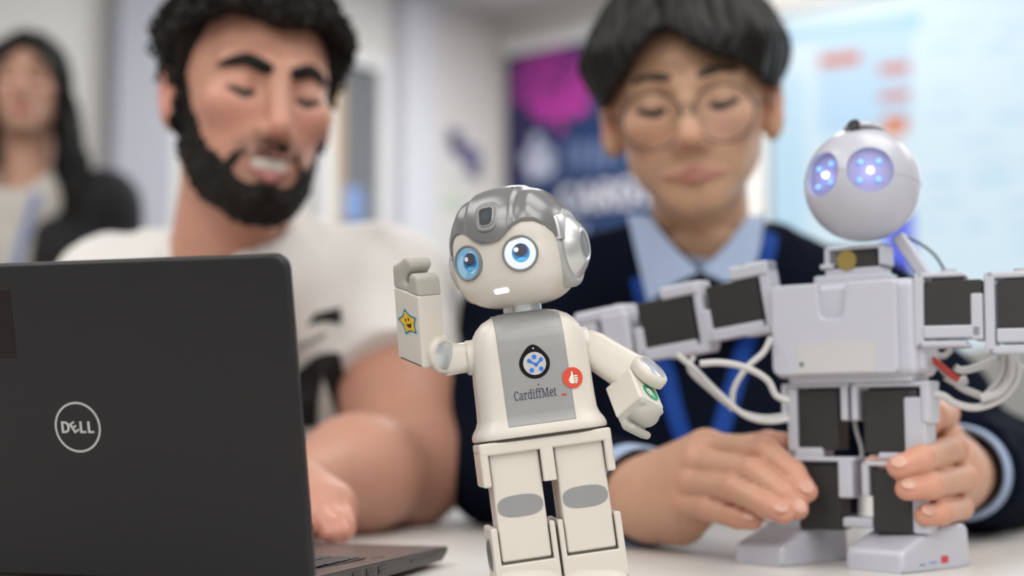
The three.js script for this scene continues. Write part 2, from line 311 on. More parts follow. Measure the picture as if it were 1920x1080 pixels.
// ceiling panels
for (const [x, z, k] of [[-2.2, 2.0, 1.3], [0.2, 2.0, 1.3], [2.6, 2.0, 1.3], [-1.3, 0.6, 1.2], [1.2, 0.6, 1.2], [-1.35, -0.9, 0.75], [0.9, -0.9, 0.75], [-1.7, -2.1, 0.3], [0.45, -4.0, 3.0], [2.4, -2.4, 0.7]]) {
  const t = thing('ceiling_light', 'square white light panel set in the ceiling', 'ceiling light', V(x, CEIL - 0.02, z), 'ceiling light panels');
  part(t, 'frame', [box(1.24, 0.02, 0.02, x, CEIL - 0.01, z - 0.61), box(1.24, 0.02, 0.02, x, CEIL - 0.01, z + 0.61), box(0.02, 0.02, 1.2, x - 0.61, CEIL - 0.01, z), box(0.02, 0.02, 1.2, x + 0.61, CEIL - 0.01, z)], mat.white);
  part(t, 'diffuser', box(1.2, 0.01, 1.2, x, CEIL - 0.006, z), M([0.8, 0.8, 0.8], 0.6, { emissive: PANEL_COLOR, emissiveIntensity: 2.5 }));
  const l = new THREE.RectAreaLight(PANEL_COLOR, PANEL_LIGHT * k, 1.2, 1.2); l.position.set(x, CEIL - 0.03, z); l.rotation.x = -Math.PI / 2; l.castShadow = true; l.name = 'ceiling_panel_light'; scene.add(l);
}
// table
{
  const x0 = -1.25, x1 = 1.35, z0 = -1.475, z1 = -0.28, t = thing('table', 'long white table carrying the laptop and both robots', 'table', V((x0 + x1) / 2, 0, (z0 + z1) / 2));
  part(t, 'table_top', box(x1 - x0, 0.028, z1 - z0, (x0 + x1) / 2, TABLE - 0.014, (z0 + z1) / 2, 0.004), mat.table);
  for (const x of [x0 + 0.08, x1 - 0.08]) for (const z of [z0 + 0.08, z1 - 0.08]) part(t, 'leg', cyl(0.025, 0.025, TABLE - 0.028, x, (TABLE - 0.028) / 2, z, 20), mat.steel);
}
// ---------------------------------------------------------------- laptop
{
  const psi = 0.262, be = 0.238, W = 0.274, L = 0.1765, D = 0.236, Bp = V(-0.1064, TABLE + 0.0136, -0.7351);
  const r = V(Math.cos(psi), 0, Math.sin(psi)), b = V(Math.sin(psi), 0, -Math.cos(psi)), up0 = V(0, 1, 0);
  const up = up0.clone().multiplyScalar(Math.cos(be)).addScaledVector(b, -Math.sin(be)), out = r.clone().cross(up);   // out: the lid's back, towards the camera
  const t = thing('laptop', 'open black laptop seen from behind with a round silver logo', 'laptop', V(Bp.x - 0.1, TABLE, Bp.z - 0.1));
  const lidM = basis(Bp, r, up, out);
  const lid = part(t, 'lid', ext(rpoly([[-W, 0, 0.003], [0, 0, 0.003], [0, L, 0.009], [-W, L, 0.009]], 0.008), 0.0085, 0.0016, -0.003, 16), mat.lid, lidM);
  part(t, 'lid_edge', ext(rpoly([[-W - 0.0004, 0, 0.003], [0.0004, 0, 0.003], [0.0004, L + 0.0004, 0.0094], [-W - 0.0004, L + 0.0004, 0.0094]], 0.008), 0.003, 0.0004, -0.0032, 16), mat.lidEdge, lidM, lid);
  part(t, 'display', box(W - 0.012, L - 0.02, 0.0006, -W / 2, L / 2 + 0.004, -0.0034), mat.displayOff, lidM, lid);
  const lc = [-0.1305, 0.0855], z = 0.0056, rr = 0.0142, lg = [];
  const ringS = new THREE.Shape().absarc(0, 0, rr, 0, TAU); ringS.holes.push(new THREE.Path().absarc(0, 0, rr - 0.0011, 0, TAU)); lg.push(ext(ringS, 0.0003, 0, 0, 40));
  const ch = (c, x, s, rot = 0, y = 0) => { const g = new TextGeometry(c, { font: sans, size: s, depth: 0.0003, curveSegments: 6 }); g.computeBoundingBox(); const bb = g.boundingBox; g.translate(-(bb.min.x + bb.max.x) / 2, -(bb.min.y + bb.max.y) / 2, 0).rotateZ(rot).translate(x, y, 0); return g; };
  lg.push(ch('D', -0.0076, 0.0066), ch('E', -0.0022, 0.0062, R(32)), ch('L', 0.0032, 0.0066), ch('L', 0.0081, 0.0066));
  part(t, 'logo', merge(lg).translate(lc[0], lc[1], z), mat.logo, lidM, lid, 'round silver logo with letters');
  part(t, 'sticker', ext(rpoly([[-0.208, 0.1245], [-0.1645, 0.1245], [-0.1645, 0.1625], [-0.208, 0.1625]], 0.001), 0.0003, 0, 0.0054), mat.stickerDark, lidM, lid, 'square dark sticker');
  // base: wedge with its ports on the side
  const baseM = basis(V(Bp.x, TABLE, Bp.z), b, V(0, 1, 0), r);   // x: from hinge to front edge, z: to the side with the ports
  const side = rpoly([[-0.004, 0.004], [D - 0.012, 0.0035], [D, 0.0085], [D, 0.0125], [0, 0.0155]], 0.0015);
  part(t, 'base', ext(side, W, 0.0008, -W), mat.deck, baseM);
  for (const x of [0.02, D - 0.03]) part(t, 'foot', box(0.012, 0.004, W * 0.8, x, 0.002, -W / 2), mat.black, baseM);
  const deckY = (x) => 0.0155 - 0.003 * x / D;
  part(t, 'keyboard_well', box(0.092, 0.0004, W - 0.03, 0.07, deckY(0.07) + 0.0001, -W / 2), mat.black, baseM.clone());
  const kg = box(0.0152, 0.0012, 0.0155, 0, 0, 0, 0.0005, 1);
  for (let row = 0; row < 5; row++) for (let c = 0; c < 13; c++) { const x = 0.033 + row * 0.0182, zz = -0.026 - c * 0.0184; part(t, 'key', kg.clone().translate(x, deckY(x) + 0.0009, zz), mat.key, baseM); }
  part(t, 'touchpad', box(0.062, 0.0003, 0.1, 0.16, deckY(0.16) + 0.0001, -W / 2), M([0.06, 0.058, 0.058], 0.35), baseM);
  part(t, 'speaker_slot', box(0.013, 0.0003, 0.004, 0.128, deckY(0.128) + 0.0001, -0.012), mat.black, baseM);
  for (const [x, l, h, y] of [[0.062, 0.012, 0.005, 0.0095], [0.084, 0.013, 0.0052, 0.0092], [0.104, 0.013, 0.0052, 0.009]]) {
    const p = part(t, 'port', box(l, h, 0.0006, x, y, 0.0001), mat.black, baseM);
    part(t, 'port_tongue', box(l * 0.7, 0.0014, 0.0004, x, y - 0.0006, 0.0005), mat.lidEdge, baseM, p);
  }
  part(t, 'card_slot', box(0.056, 0.0018, 0.0006, 0.185, 0.0088, 0.0001), mat.black, baseM);
}
// ---------------------------------------------------------------- small white toy robot with grey helmet
{
  const C0 = P(1010, 815, 0.8), BF = frame(C0, 0, R(6.5), R(7.6), 0.001);
  const t = thing('toy_robot', 'small cream toy robot with grey helmet, glowing blue eyes and raised arm', 'robot', V(C0.x + 0.012, TABLE, C0.z));
  const sub = (M2) => BF.clone().multiply(M2);
  // torso
  const sec = [[0, 38.6, 26, 4.5], [0.8, 39.4, 26.6, 4.5], [3, 39.4, 26.6, 4.5], [5.5, 38.4, 26, 4.5], [8.5, 36.4, 25, 4.5], [12, 35.2, 24.4, 4.2], [20, 34.9, 24, 4], [35, 34.8, 23.6, 3.8], [50, 34.4, 23, 3.6], [57, 33.6, 22.4, 3.4], [62, 32, 21.4, 3.2], [66, 29.6, 19.8, 3], [69.5, 26, 17.4, 2.8], [72, 21, 14.4, 2.6], [73.4, 16, 11, 2.5], [74, 11, 8, 2.4]];
  const S = (y) => { let i = 0; while (i < sec.length - 2 && sec[i + 1][0] < y) i++; const f = clamp((y - sec[i][0]) / (sec[i + 1][0] - sec[i][0]), 0, 1); return [1, 2, 3].map((k) => lerp(sec[i][k], sec[i + 1][k], f)); };
  const fz = (x, y) => { const [a, b, n] = S(y), q = Math.min(Math.abs(x / a), 0.999); return b * (1 - q ** n) ** (1 / n); };
  const torso = part(t, 'torso', loft(sec.map(([y, a, b, n]) => ({ y, a, b, n, x: 0.4 })), 96), mat.shell, BF);
  const onChest = (g, o) => { const p = g.attributes.position; for (let i = 0; i < p.count; i++) p.setZ(i, fz(p.getX(i), p.getY(i)) + o + p.getZ(i)); g.computeVertexNormals(); return g; };
  const panel = part(t, 'chest_panel', patch((u, v) => { const y = lerp(6.8, 73.2, v), x = lerp(-19.6, 19.4, u); return V(x, y, fz(x, y) + 0.32); }, 24, 60), mat.chestSilver, BF, torso, 'silver chest panel');
  part(t, 'panel_seam', [-19.7, 19.5].map((x) => tube(Array.from({ length: 24 }, (_, i) => { const y = lerp(6.6, 73, i / 23); return V(x, y, fz(x, y) + 0.1); }), 0.28, 60, 6)).concat(tube(Array.from({ length: 12 }, (_, i) => { const x = lerp(-19.7, 19.5, i / 11); return V(x, 6.6, fz(x, 6.6) + 0.1); }), 0.25, 30, 6)), M([0.3, 0.29, 0.27], 0.6), BF, torso);
  // emblem, lettering and stickers
  const tear = new THREE.Shape(); { const n = 60; for (let i = 0; i <= n; i++) { const a = i / n * 2 * Math.PI - Math.PI / 2, up = Math.max(0, Math.sin(a)), r = 9 + 1.9 * up ** 6; i ? tear.lineTo(r * Math.cos(a) * (1 - 0.16 * up ** 2), 41.4 + r * Math.sin(a)) : tear.moveTo(r * Math.cos(a), 41.4 + r * Math.sin(a)); } }
  const emblem = part(t, 'emblem', onChest(ext(tear, 0.25), 0.45), M([0.004, 0.004, 0.005], 0.7, { specularIntensity: 0.4 }), BF, torso, 'black teardrop emblem');
  const disc = (r, x, y, o, h = 0.2) => onChest(ext(new THREE.Shape().absarc(x, y, r, 0, TAU), h, 0, 0, 24), o);
  part(t, 'emblem_disc', disc(6.7, 0, 41.2, 0.72), mat.discGrey, BF, torso);
  const bar = (x0, y0, x1, y1, w) => { const dx = x1 - x0, dy = y1 - y0, l = len(dx, dy), nx = -dy / l * w, ny = dx / l * w; return onChest(ext(poly([[x0 + nx, y0 + ny], [x1 + nx, y1 + ny], [x1 - nx, y1 - ny], [x0 - nx, y0 - ny]]), 0.2), 0.95); };
  part(t, 'emblem_dots', [disc(1.35, 0.2, 45, 0.95), disc(1.25, -3, 43, 0.95), disc(1.2, 4, 43.1, 0.95), disc(1.1, 0.8, 40.4, 0.95), disc(1.35, -2.2, 37.4, 0.95), disc(1.35, 3.4, 37.6, 0.95), bar(-3, 43, 0.8, 40.4, 0.62), bar(4, 43.1, 0.8, 40.4, 0.62)], mat.blueInk, BF, torso);
  part(t, 'emblem_light', disc(0.35, 0.3, 50, 0.75), mat.glowWhite, BF, torso);
  part(t, 'microphone_hole', disc(0.4, 0.6, 28.9, 0.4), mat.black, BF, torso);
  const txt = new TextGeometry('CardiffMet', { font: serif, size: 4.7, depth: 0.12, curveSegments: 5 }); txt.computeBoundingBox();
  { const b = txt.boundingBox, k = 24.8 / (b.max.x - b.min.x); txt.translate(-b.min.x, 0, 0).scale(k, 1.12, 1).translate(-14.4, 21.1, 0); }
  part(t, 'lettering', onChest(txt, 0.4), mat.navyInk, BF, torso, 'dark blue lettering');
  part(t, 'red_dash', onChest(ext(poly([[13.3, 20.6], [16.1, 20.6], [16.1, 21.6], [13.3, 21.6]]), 0.12), 0.4), mat.redInk, BF, torso);
  const thumbTex = canvas(256, 256, (c) => {
    c.fillStyle = '#d8432c'; c.fillRect(0, 0, 256, 256); c.fillStyle = '#efe0cc'; c.strokeStyle = '#2a1712'; c.lineWidth = 5; c.lineJoin = 'round';
    c.beginPath(); c.moveTo(112, 44); c.quadraticCurveTo(132, 30, 136, 64); c.quadraticCurveTo(138, 86, 150, 100); c.lineTo(170, 196); c.quadraticCurveTo(110, 214, 84, 190); c.quadraticCurveTo(58, 156, 84, 122); c.quadraticCurveTo(112, 92, 112, 44); c.fill(); c.stroke();
    for (const [y, w] of [[96, 56], [124, 60], [152, 56], [178, 44]]) { c.beginPath(); c.roundRect(140, y, w, 26, 12); c.fill(); c.stroke(); }
  });
  const sticker = (r, x, y) => { const g = new THREE.CircleGeometry(r, 40).translate(x, y, 0); return onChest(g, 0.95); };
  part(t, 'sticker', sticker(6.1, 21.2, 30.2), M([1, 1, 1], 0.5, { map: thumbTex }), BF, torso, 'round red thumbs-up sticker');
  // neck
  part(t, 'neck', [cyl(11.6, 11.6, 12, 0.5, 75, 0), lathe([[11.9, 71.6], [12.6, 72.2], [11.9, 72.8]]).translate(0.5, 0, 0)], mat.capSilver, BF);
  // ---- head
  const HF = sub(frame(V(0.4, 111.6, 0), R(2), R(-31), 0));
  const hd = (th, ph) => V(Math.sin(th) * Math.cos(ph), Math.sin(ph), Math.cos(th) * Math.cos(ph));
  const hr0 = (d, o = 0) => {   // radius of the head in direction d
    const y = d.y, taper = y < 0 ? 1 - 0.1 * y * y : 1 - 0.04 * y * y, a = 35.5 * taper + o, b = (y < 0 ? 34.5 : 35.5) + o, c = 34 * (y < 0 ? 1 - 0.06 * y * y : 1) + o, n = y < 0 ? 2.5 + 0.7 * Math.min(1, -y * 2) : 2.5;
    return (Math.abs(d.x / a) ** n + Math.abs(d.y / b) ** n + Math.abs(d.z / c) ** n) ** (-1 / n);
  };
  const hp = (th, ph, o = 0) => { const d = hd(th, ph); return d.multiplyScalar(hr0(d, o)); };
  const hn = (th, ph) => { const e = 0.02, a = hp(th + e, ph).sub(hp(th - e, ph)), b = hp(th, ph + e).sub(hp(th, ph - e)); return a.cross(b).normalize(); };
  const head = part(t, 'head', mergeVertices(patch((u, v) => hp(u * 2 * Math.PI, lerp(-Math.PI / 2, Math.PI / 2, v)), 120, 80)), mat.shell, HF);
  // grey helmet with a peak between the eyes
  const edge = [[0, 5], [8, 5.6], [14, 8.5], [20, 13.5], [26, 17.5], [34, 19.5], [44, 18.5], [54, 14], [62, 8], [72, -6], [90, -18], [120, -34], [180, -40]];
  const low = (th) => { let a = Math.abs(th * 180 / Math.PI); if (a > 180) a = 360 - a; let i = 0; while (i < edge.length - 2 && edge[i + 1][0] < a) i++; const f = (a - edge[i][0]) / (edge[i + 1][0] - edge[i][0]), s = f * f * (3 - 2 * f); return R(lerp(edge[i][1], edge[i + 1][1], (f + s) / 2)); };
  const helmetR = (th, ph, o) => { const d = hd(th, ph), r = hr0(d, o), x = Math.abs(d.x * r); const ridge = smooth(16.5, 12.5, x) * smooth(-0.2, 0.3, d.y) * 1.5 + 1.1 * Math.exp(-((x - 22) ** 2) / 18) * smooth(0.25, 0.6, d.y); return d.multiplyScalar(r + ridge); };
  const hel = patch((u, v) => { const th = (u - 0.5) * 2 * Math.PI, l = low(th); if (v < 0.04) return hp(th, l - 0.004, -0.6); if (v < 0.08) return helmetR(th, l, 0.9); return helmetR(th, lerp(l + 0.025, Math.PI / 2, (v - 0.08) / 0.92), 1.5); }, 240, 75);
  const helmet = part(t, 'helmet', mergeVertices(hel), mat.helmet, HF, t, 'glossy grey helmet shell');
  part(t, 'helmet_hole', sph(0.6).translate(...helmetR(R(34), R(58), 1.5).toArray()), mat.black, HF, helmet);
  // forehead camera
  const place = (th, ph, lift, g) => { const n = hn(th, ph), o = hp(th, ph, lift), x = V(0, 1, 0).cross(n).normalize(), y = n.clone().cross(x); return g.applyMatrix4(basis(o, x, y, n)); };
  const rrect = (w, h, r, taper = 0) => rpoly([[-w / 2 + taper, -h / 2], [w / 2 - taper, -h / 2], [w / 2, h / 2], [-w / 2, h / 2]], r);
  const seatC = (g) => place(0, R(29), 1.3, g);
  part(t, 'camera_groove', seatC(ext(rrect(16.4, 19.4, 7.8, 1), 0.9, 0.3, 0)), mat.darkGrey, HF, helmet);
  part(t, 'camera_bezel', seatC(ext(rrect(15.6, 18.6, 7.4, 1), 1.6, 0.8, 0)), mat.helmet, HF, helmet);
  part(t, 'camera_bezel', seatC(ext(rrect(11, 13, 4.6, 0.8), 1.4, 0.6, 0.9)), M([0.3, 0.3, 0.31], 0.35, { metalness: 0.3 }), HF, helmet);
  part(t, 'camera_window', seatC(ext(rrect(9, 11, 2.8, 0.8), 1.0, 0.25, 1.55)), mat.lens, HF, helmet);
  part(t, 'camera_lens', seatC(new THREE.CircleGeometry(2.4, 30).translate(0, 0, 2.58)), M([0.02, 0.05, 0.07], 0.2), HF, helmet);
  // eyes: small round displays
  const eyeTex = (blue) => canvas(256, 256, (c) => {
    c.fillStyle = blue ? '#7cc3ea' : '#f2fbff'; c.fillRect(0, 0, 256, 256);
    if (blue) { c.fillStyle = '#a9dcf5'; c.beginPath(); c.ellipse(70, 150, 50, 90, 0, 0, 7); c.fill(); c.fillStyle = '#d7f1fb'; c.beginPath(); c.arc(128, 128, 100, -1.2, 1.3); c.fill(); }
    const cx = blue ? 158 : 134, cy = 126;
    c.fillStyle = '#2f9be0'; c.beginPath(); c.ellipse(cx, cy, 72, 76, 0, 0, 7); c.fill();
    c.fillStyle = '#1f6fc0'; c.beginPath(); c.ellipse(cx, cy - 12, 66, 64, 0, 0, 7); c.fill();
    c.fillStyle = '#16203c'; c.beginPath(); c.ellipse(cx, cy - 22, 56, 52, 0, 0, 7); c.fill();
    c.fillStyle = '#4fc0ee'; c.beginPath(); c.ellipse(cx, cy + 52, 40, 14, 0, 0, 7); c.fill();
    c.fillStyle = '#ffffff'; c.beginPath(); c.arc(cx - 34, cy - 30, 20, 0, 7); c.fill();
  });
  for (const s of [-1, 1]) {
    const put = (g) => place(R(28 * s), R(-9), 0, g);
    const eye = part(t, 'eye', put(lathe([[10.6, -5], [10.6, 0.3], [10.2, 0.75], [9.6, 0.75], [9.2, 0.2], [9.2, -3]]).rotateX(Math.PI / 2)), mat.rim, HF, head, 'grey eye rim');
    const d = patch((u, v) => { const r = 9.25 * v, a = u * 2 * Math.PI; return V(r * Math.cos(a), r * Math.sin(a), 0.5 - 0.9 * v * v); }, 48, 10);
    { const p = d.attributes.position, uv = d.attributes.uv; for (let i = 0; i < p.count; i++) uv.setXY(i, 0.5 + p.getX(i) / 18.6, 0.5 + p.getY(i) / 18.6); }
    part(t, 'eye_display', put(d), M([0.03, 0.03, 0.03], 0.12, { emissive: new THREE.Color(1, 1, 1), emissiveMap: eyeTex(s < 0), emissiveIntensity: s < 0 ? 1.7 : 2.6, clearcoat: 1, side: THREE.DoubleSide }), HF, eye, 'lit blue eye display');
  }
  part(t, 'mouth_light', place(R(1), R(-41), 0, ext(rrect(9.4, 3.4, 1.5), 0.8, 0.2, -0.3)), mat.glowWhite, HF, head, 'glowing white mouth');
  // ears: silver cups on both sides
  for (const s of [-1, 1]) {
    const EF = HF.clone().multiply(frame(V(s * 33.6, -4, -5), 0, R(90 * s), 0));
    const cup = part(t, 'ear_cup', [lathe([[0.01, 9.2], [7.6, 9.2], [8.2, 10], [9, 10.2], [10, 9.6], [13.5, 7.4], [17, 4.2], [18.4, 2.6], [18.4, -3]]).rotateX(Math.PI / 2).scale(0.9, 1.06, 1)], mat.earSilver, EF);
    part(t, 'ear_base', lathe([[0.01, 3], [19, 3], [21.6, 1.6], [22.4, -0.5], [22.4, -8]]).rotateX(Math.PI / 2).scale(0.88, 1.06, 1), mat.silver, EF, cup);
    part(t, 'ear_inset', lathe([[0.01, 9.7], [6, 9.5], [7.6, 9.25]]).rotateX(Math.PI / 2).scale(0.9, 1.06, 1), mat.darkGrey, EF, cup);
    part(t, 'ear_strap', patch((u, v) => helmetR(s * R(lerp(66, 94, u)), R(lerp(0, 27 - 10 * Math.abs(u - 0.5), v)), 2.6 - 2 * Math.max(0, Math.abs(u - 0.5) * 2 - 0.85) / 0.15 - 2 * Math.max(0, v - 0.92) / 0.08), 20, 20), mat.earSilver, HF, cup);
  }
  // ---- raised arm
  const sh = part(t, 'shoulder', lathe([[0.01, 3], [9.4, 3], [10.4, 1.8], [10.4, -3]]).rotateZ(Math.PI / 2).translate(-34.4, 50.6, 0), mat.shell, BF);
  const ua = loft([{ y: 0, a: 9, b: 9, n: 3 }, { y: 6, a: 9, b: 9, n: 3.2 }, { y: 14, a: 9.6, b: 8.6, n: 3.4 }, { y: 17, a: 8.6, b: 7.6, n: 3 }], 48).rotateZ(Math.PI / 2).translate(-35, 51, 0);
  part(t, 'upper_arm', ua, mat.shell, BF);
  const hand = (M3, ball, name = 'hand') => {
    const f = (x, y, z) => {
      const zq = Math.sign(z) * Math.max(Math.abs(z) - (ball ? 6.2 : 7.4), 0); let d;
      if (ball) {
        d = sdE(x, y, z, [2.2, 1, 0], [8.6, 9.4, 10.2]);
        d = smin(d, Math.min(sdC(x, y, zq, [-8, 1, 0], [-7.8, 7, 0], 2.8, 2.8), sdC(x, y, zq, [-7.8, 7, 0], [-5, 11, 0], 2.8, 2.4)), 1.2);
      } else {
        d = smin(sdC(x, y, zq, [-6.6, 1, 0], [-6, 8.6, 0], 4.6, 4.8), sdC(x, y, zq, [-6, 8.6, 0], [1, 16.4, 0], 4.8, 3.5), 2.5);
        d = smin(d, sdC(x, y, zq, [6.2, 1, 0], [6, 7.4, 0], 4.8, 4.4), 2);
      }
      d = smin(d, len(Math.max(Math.abs(x) - 8, 0), Math.max(Math.abs(y - 0.5) - 1.5, 0), Math.max(Math.abs(z) - 8, 0)) - 2, ball ? 1 : 3);
      return smax(smax(smax(d, Math.abs(x) - 10.2, 1), Math.abs(z) - 10.2, 2.4), -y, 0.4);
    };
    return part(t, name, surface(f, [-12, -1, -12], [12, 23, 12], 0.6), mat.rubber, M3, t, 'soft grey hand');
  };
  {
    const er = V(0.72, 0.06, -0.69), el = V(-0.66, 0.44, -0.6), up = V(0.045, 1, 0.3);
    const FM = sub(basis(V(-64, 46.6, 17), er, up, el.clone().negate()));
    const fa = part(t, 'forearm', [box(20.2, 43, 20.2, 10.1, 21.5, -10.1, 1.6, 4)], mat.shell, FM);
    part(t, 'elbow_joint', lathe([[0.01, 3.2], [9.2, 3.2], [10.8, 2.2], [11.2, 0.5], [11.2, -4]]).rotateX(Math.PI / 2).translate(15.5, 7.5, 0.6), mat.shell, FM, fa);
    part(t, 'elbow_cap', lathe([[0.01, 5.2], [4, 4.9], [7, 4.2], [8.8, 3.1]]).rotateX(Math.PI / 2).translate(15.5, 7.5, 0.6), mat.capSilver, FM, fa, 'domed silver elbow cap');
    part(t, 'forearm_slot', box(0.5, 0.7, 16, 0.1, 1.2, -9.6), mat.seam, FM, fa);
    hand(FM.clone().multiply(frame(V(10.1, 43, -10.1), 0, R(-90), 0)));
    // smiling star sticker on the outer face
    const star = (r, k = 0.56, o = 0) => { const p = []; for (let i = 0; i < 10; i++) { const q = i % 2 ? r * k : r, a = i * Math.PI / 5 + Math.PI / 2; p.push([q * Math.cos(a), q * Math.sin(a), (i % 2 ? 0.3 : 0.22) * r]); } return rpoly(p, r * 0.2); };
    const SM = FM.clone().multiply(frame(V(-0.02, 24.5, -9.6), 0, R(-90), 0)).multiply(frame(V(0, 0, 0), 0, 0, R(18)));
    const st = part(t, 'sticker', ext(star(9.2), 0.15, 0, 0.03), M([0.2, 0.5, 0.78], 0.4), SM, fa, 'smiling yellow star sticker with blue edge');
    part(t, 'sticker_outline', ext(star(8), 0.12, 0, 0.15), M([0.03, 0.06, 0.12], 0.4), SM, st);
    part(t, 'sticker_star', ext(star(7.1), 0.12, 0, 0.25), M([0.78, 0.5, 0.04], 0.4), SM, st);
    const mouth = new THREE.Shape(); mouth.moveTo(-2, -0.6); mouth.quadraticCurveTo(0.3, -1.4, 2.4, -0.2); mouth.quadraticCurveTo(2, -3.2, 0.2, -3); mouth.quadraticCurveTo(-1.4, -2.6, -2, -0.6);
    part(t, 'sticker_face', [ext(mouth, 0.1, 0, 0.36), ext(new THREE.Shape().absellipse(-1.4, 1.5, 0.55, 0.95, 0, TAU), 0.1, 0, 0.36), ext(new THREE.Shape().absellipse(1.2, 1.8, 0.55, 0.95, 0, TAU), 0.1, 0, 0.36)], M([0.06, 0.015, 0.01], 0.4), SM, st);
  }
  // ---- lowered arm
  {
    part(t, 'shoulder', lathe([[0.01, 3], [9.6, 3], [10.8, 1.8], [10.8, -3]]).rotateZ(-Math.PI / 2).translate(34.6, 49.6, 0), mat.shell, BF);
    const a = V(35, 50, 0), b = V(60, 27.5, 9), ax = b.clone().sub(a), L = ax.length(), y = ax.clone().normalize(), x = V(0.62, 0.7, 0).sub(y.clone().multiplyScalar(V(0.62, 0.7, 0).dot(y))).normalize();
    const UM = sub(basis(a, x, y, x.clone().cross(y)));
    part(t, 'upper_arm', loft([{ y: -3, a: 7, b: 7, n: 2.4 }, { y: 0, a: 9.6, b: 9, n: 2.6 }, { y: 6, a: 11, b: 9.8, n: 3 }, { y: L * 0.6, a: 11.4, b: 9.8, n: 3.4 }, { y: L, a: 12, b: 10, n: 3.8 }, { y: L + 4, a: 11.6, b: 9.4, n: 3.6 }, { y: L + 6, a: 10, b: 8, n: 3 }], 56), mat.shell, UM);
    const er = V(0.75, -0.43, -0.5), el = V(-0.7, -0.5, -0.5), up = er.clone().cross(el).normalize();
    const FM = sub(basis(V(56, 30.5, 21), er, up, el.clone().negate()));
    const fa = part(t, 'forearm', box(20.4, 25, 20.4, 10.2, -10, -10.2, 1.6, 4), mat.shell, FM);
    const N = V(0.62, 0.62, 0.46).normalize(), X = V(0.7, -0.7, 0).normalize(), EM = sub(basis(V(68.6, 28.4, 15.5), X, N.clone().cross(X), N));
    part(t, 'elbow_joint', lathe([[0.01, 3.4], [9.8, 3.4], [11.6, 2.4], [12.1, 0.6], [12.1, -3.4], [9, -5]]).rotateX(Math.PI / 2), mat.shell, EM, fa);
    part(t, 'elbow_cap', lathe([[0.01, 4.9], [4, 4.7], [7.4, 4.1], [9.3, 3.3]]).rotateX(Math.PI / 2), mat.capSilver, EM, fa, 'domed silver elbow cap');
    const GM = FM.clone().multiply(frame(V(20.45, -16, -10.6), 0, R(90), 0));   // outer face towards the right
    const GF = FM.clone().multiply(frame(V(12.2, -13.2, 0.05), 0, 0, 0));
    const thumbG = canvas(256, 256, (c) => {
      c.fillStyle = '#2f9a72'; c.fillRect(0, 0, 256, 256); c.fillStyle = '#e6efe4'; c.strokeStyle = '#16382c'; c.lineWidth = 5; c.lineJoin = 'round'; c.translate(128, 128); c.rotate(2.5); c.translate(-128, -128);
      c.beginPath(); c.moveTo(112, 44); c.quadraticCurveTo(132, 30, 136, 64); c.quadraticCurveTo(138, 86, 150, 100); c.lineTo(170, 196); c.quadraticCurveTo(110, 214, 84, 190); c.quadraticCurveTo(58, 156, 84, 122); c.quadraticCurveTo(112, 92, 112, 44); c.fill(); c.stroke();
      for (const [y, w] of [[96, 56], [124, 60], [152, 56], [178, 44]]) { c.beginPath(); c.roundRect(140, y, w, 26, 12); c.fill(); c.stroke(); }
    });
    part(t, 'sticker', new THREE.CircleGeometry(6, 40).translate(0, 0, 0.08), M([1, 1, 1], 0.5, { map: thumbG }), GF, fa, 'round green thumb sticker');
    hand(FM.clone().multiply(basis(V(10.2, -22.3, -10.2), V(0, 0, 1), V(0, -1, 0), V(1, 0, 0))), true);
  }
  // ---- pelvis and legs
  part(t, 'pelvis', [box(78, 7.4, 40, 0.3, -4.6, 4, 1.6, 4), box(5, 22.6, 39.6, -36.2, -15, 4, 1.6, 4), box(5, 22.6, 39.6, 36.8, -14.8, 4, 1.6, 4), box(7.6, 24.6, 39.8, 0.3, -14.6, 4, 0.9, 3)], mat.shell, BF);
  part(t, 'waist_gap', loft([{ y: -1.4, a: 37.8, b: 25, n: 4.5, x: 0.3 }, { y: 0.4, a: 37.8, b: 25, n: 4.5, x: 0.3 }], 64), mat.seam, BF);
  for (const [x0, x1, s] of [[-33.2, -4.2, -1], [5.1, 33.9, 1]]) {
    const xc = (x0 + x1) / 2, w = x1 - x0;
    const leg = part(t, 'leg', [box(w, 62, 30, xc, -38.5, 5, 1.4, 4)], mat.shell, BF);
    part(t, 'knee_pad', ext((() => { const q = new THREE.Shape(); for (let i = 0; i <= 60; i++) { const a = i / 60 * 2 * Math.PI, c = Math.cos(a), n = Math.sin(a), X = 13.3 * Math.sign(c) * Math.abs(c) ** 0.72, Y = 6.2 * Math.sign(n) * Math.abs(n) ** 0.8; i ? q.lineTo(xc + X, -38.6 + Y) : q.moveTo(xc + X, -38.6 + Y); } return q; })(), 0.5, 0.15, 19.9), mat.pad, BF, leg, 'grey oval knee pad');
    const i0 = x0 - 0.7, i1 = x1 + 0.7, o0 = s < 0 ? i0 - 4 : i0 - 3.2, o1 = s < 0 ? i1 + 3.2 : i1 + 4;
    part(t, 'shin', [ext(rpoly([[o0, -86], [o0, -49.5, 2], [i0, -49.5, 1.4], [i0, -70.8, 0.6], [i1, -70.8, 0.6], [i1, -49.5, 1.4], [o1, -49.5, 2], [o1, -86]], 0.5), 44, 1, -22, 6), box(w + 1.2, 14, 40, xc, -79, 0, 1)], mat.shell, BF, leg);
    part(t, 'knee_gap', box(w + 0.8, 1.6, 38, xc, -70, 0), mat.seam, BF, leg);
    part(t, 'shin_cap', lathe([[0.01, 1.4], [7, 1.2], [9.5, 0.2]]).rotateZ(s < 0 ? Math.PI / 2 : -Math.PI / 2).translate(s < 0 ? o0 : o1, -66, 0), mat.darkGrey, BF, leg);
    // the foot stands flat on the table
    const fc = V(xc + (s < 0 ? -0.5 : 0.5), -84, 4).applyMatrix4(BF);
    const FT = frame(V(fc.x, TABLE, fc.z), 0, R(6.5), 0, 0.001);
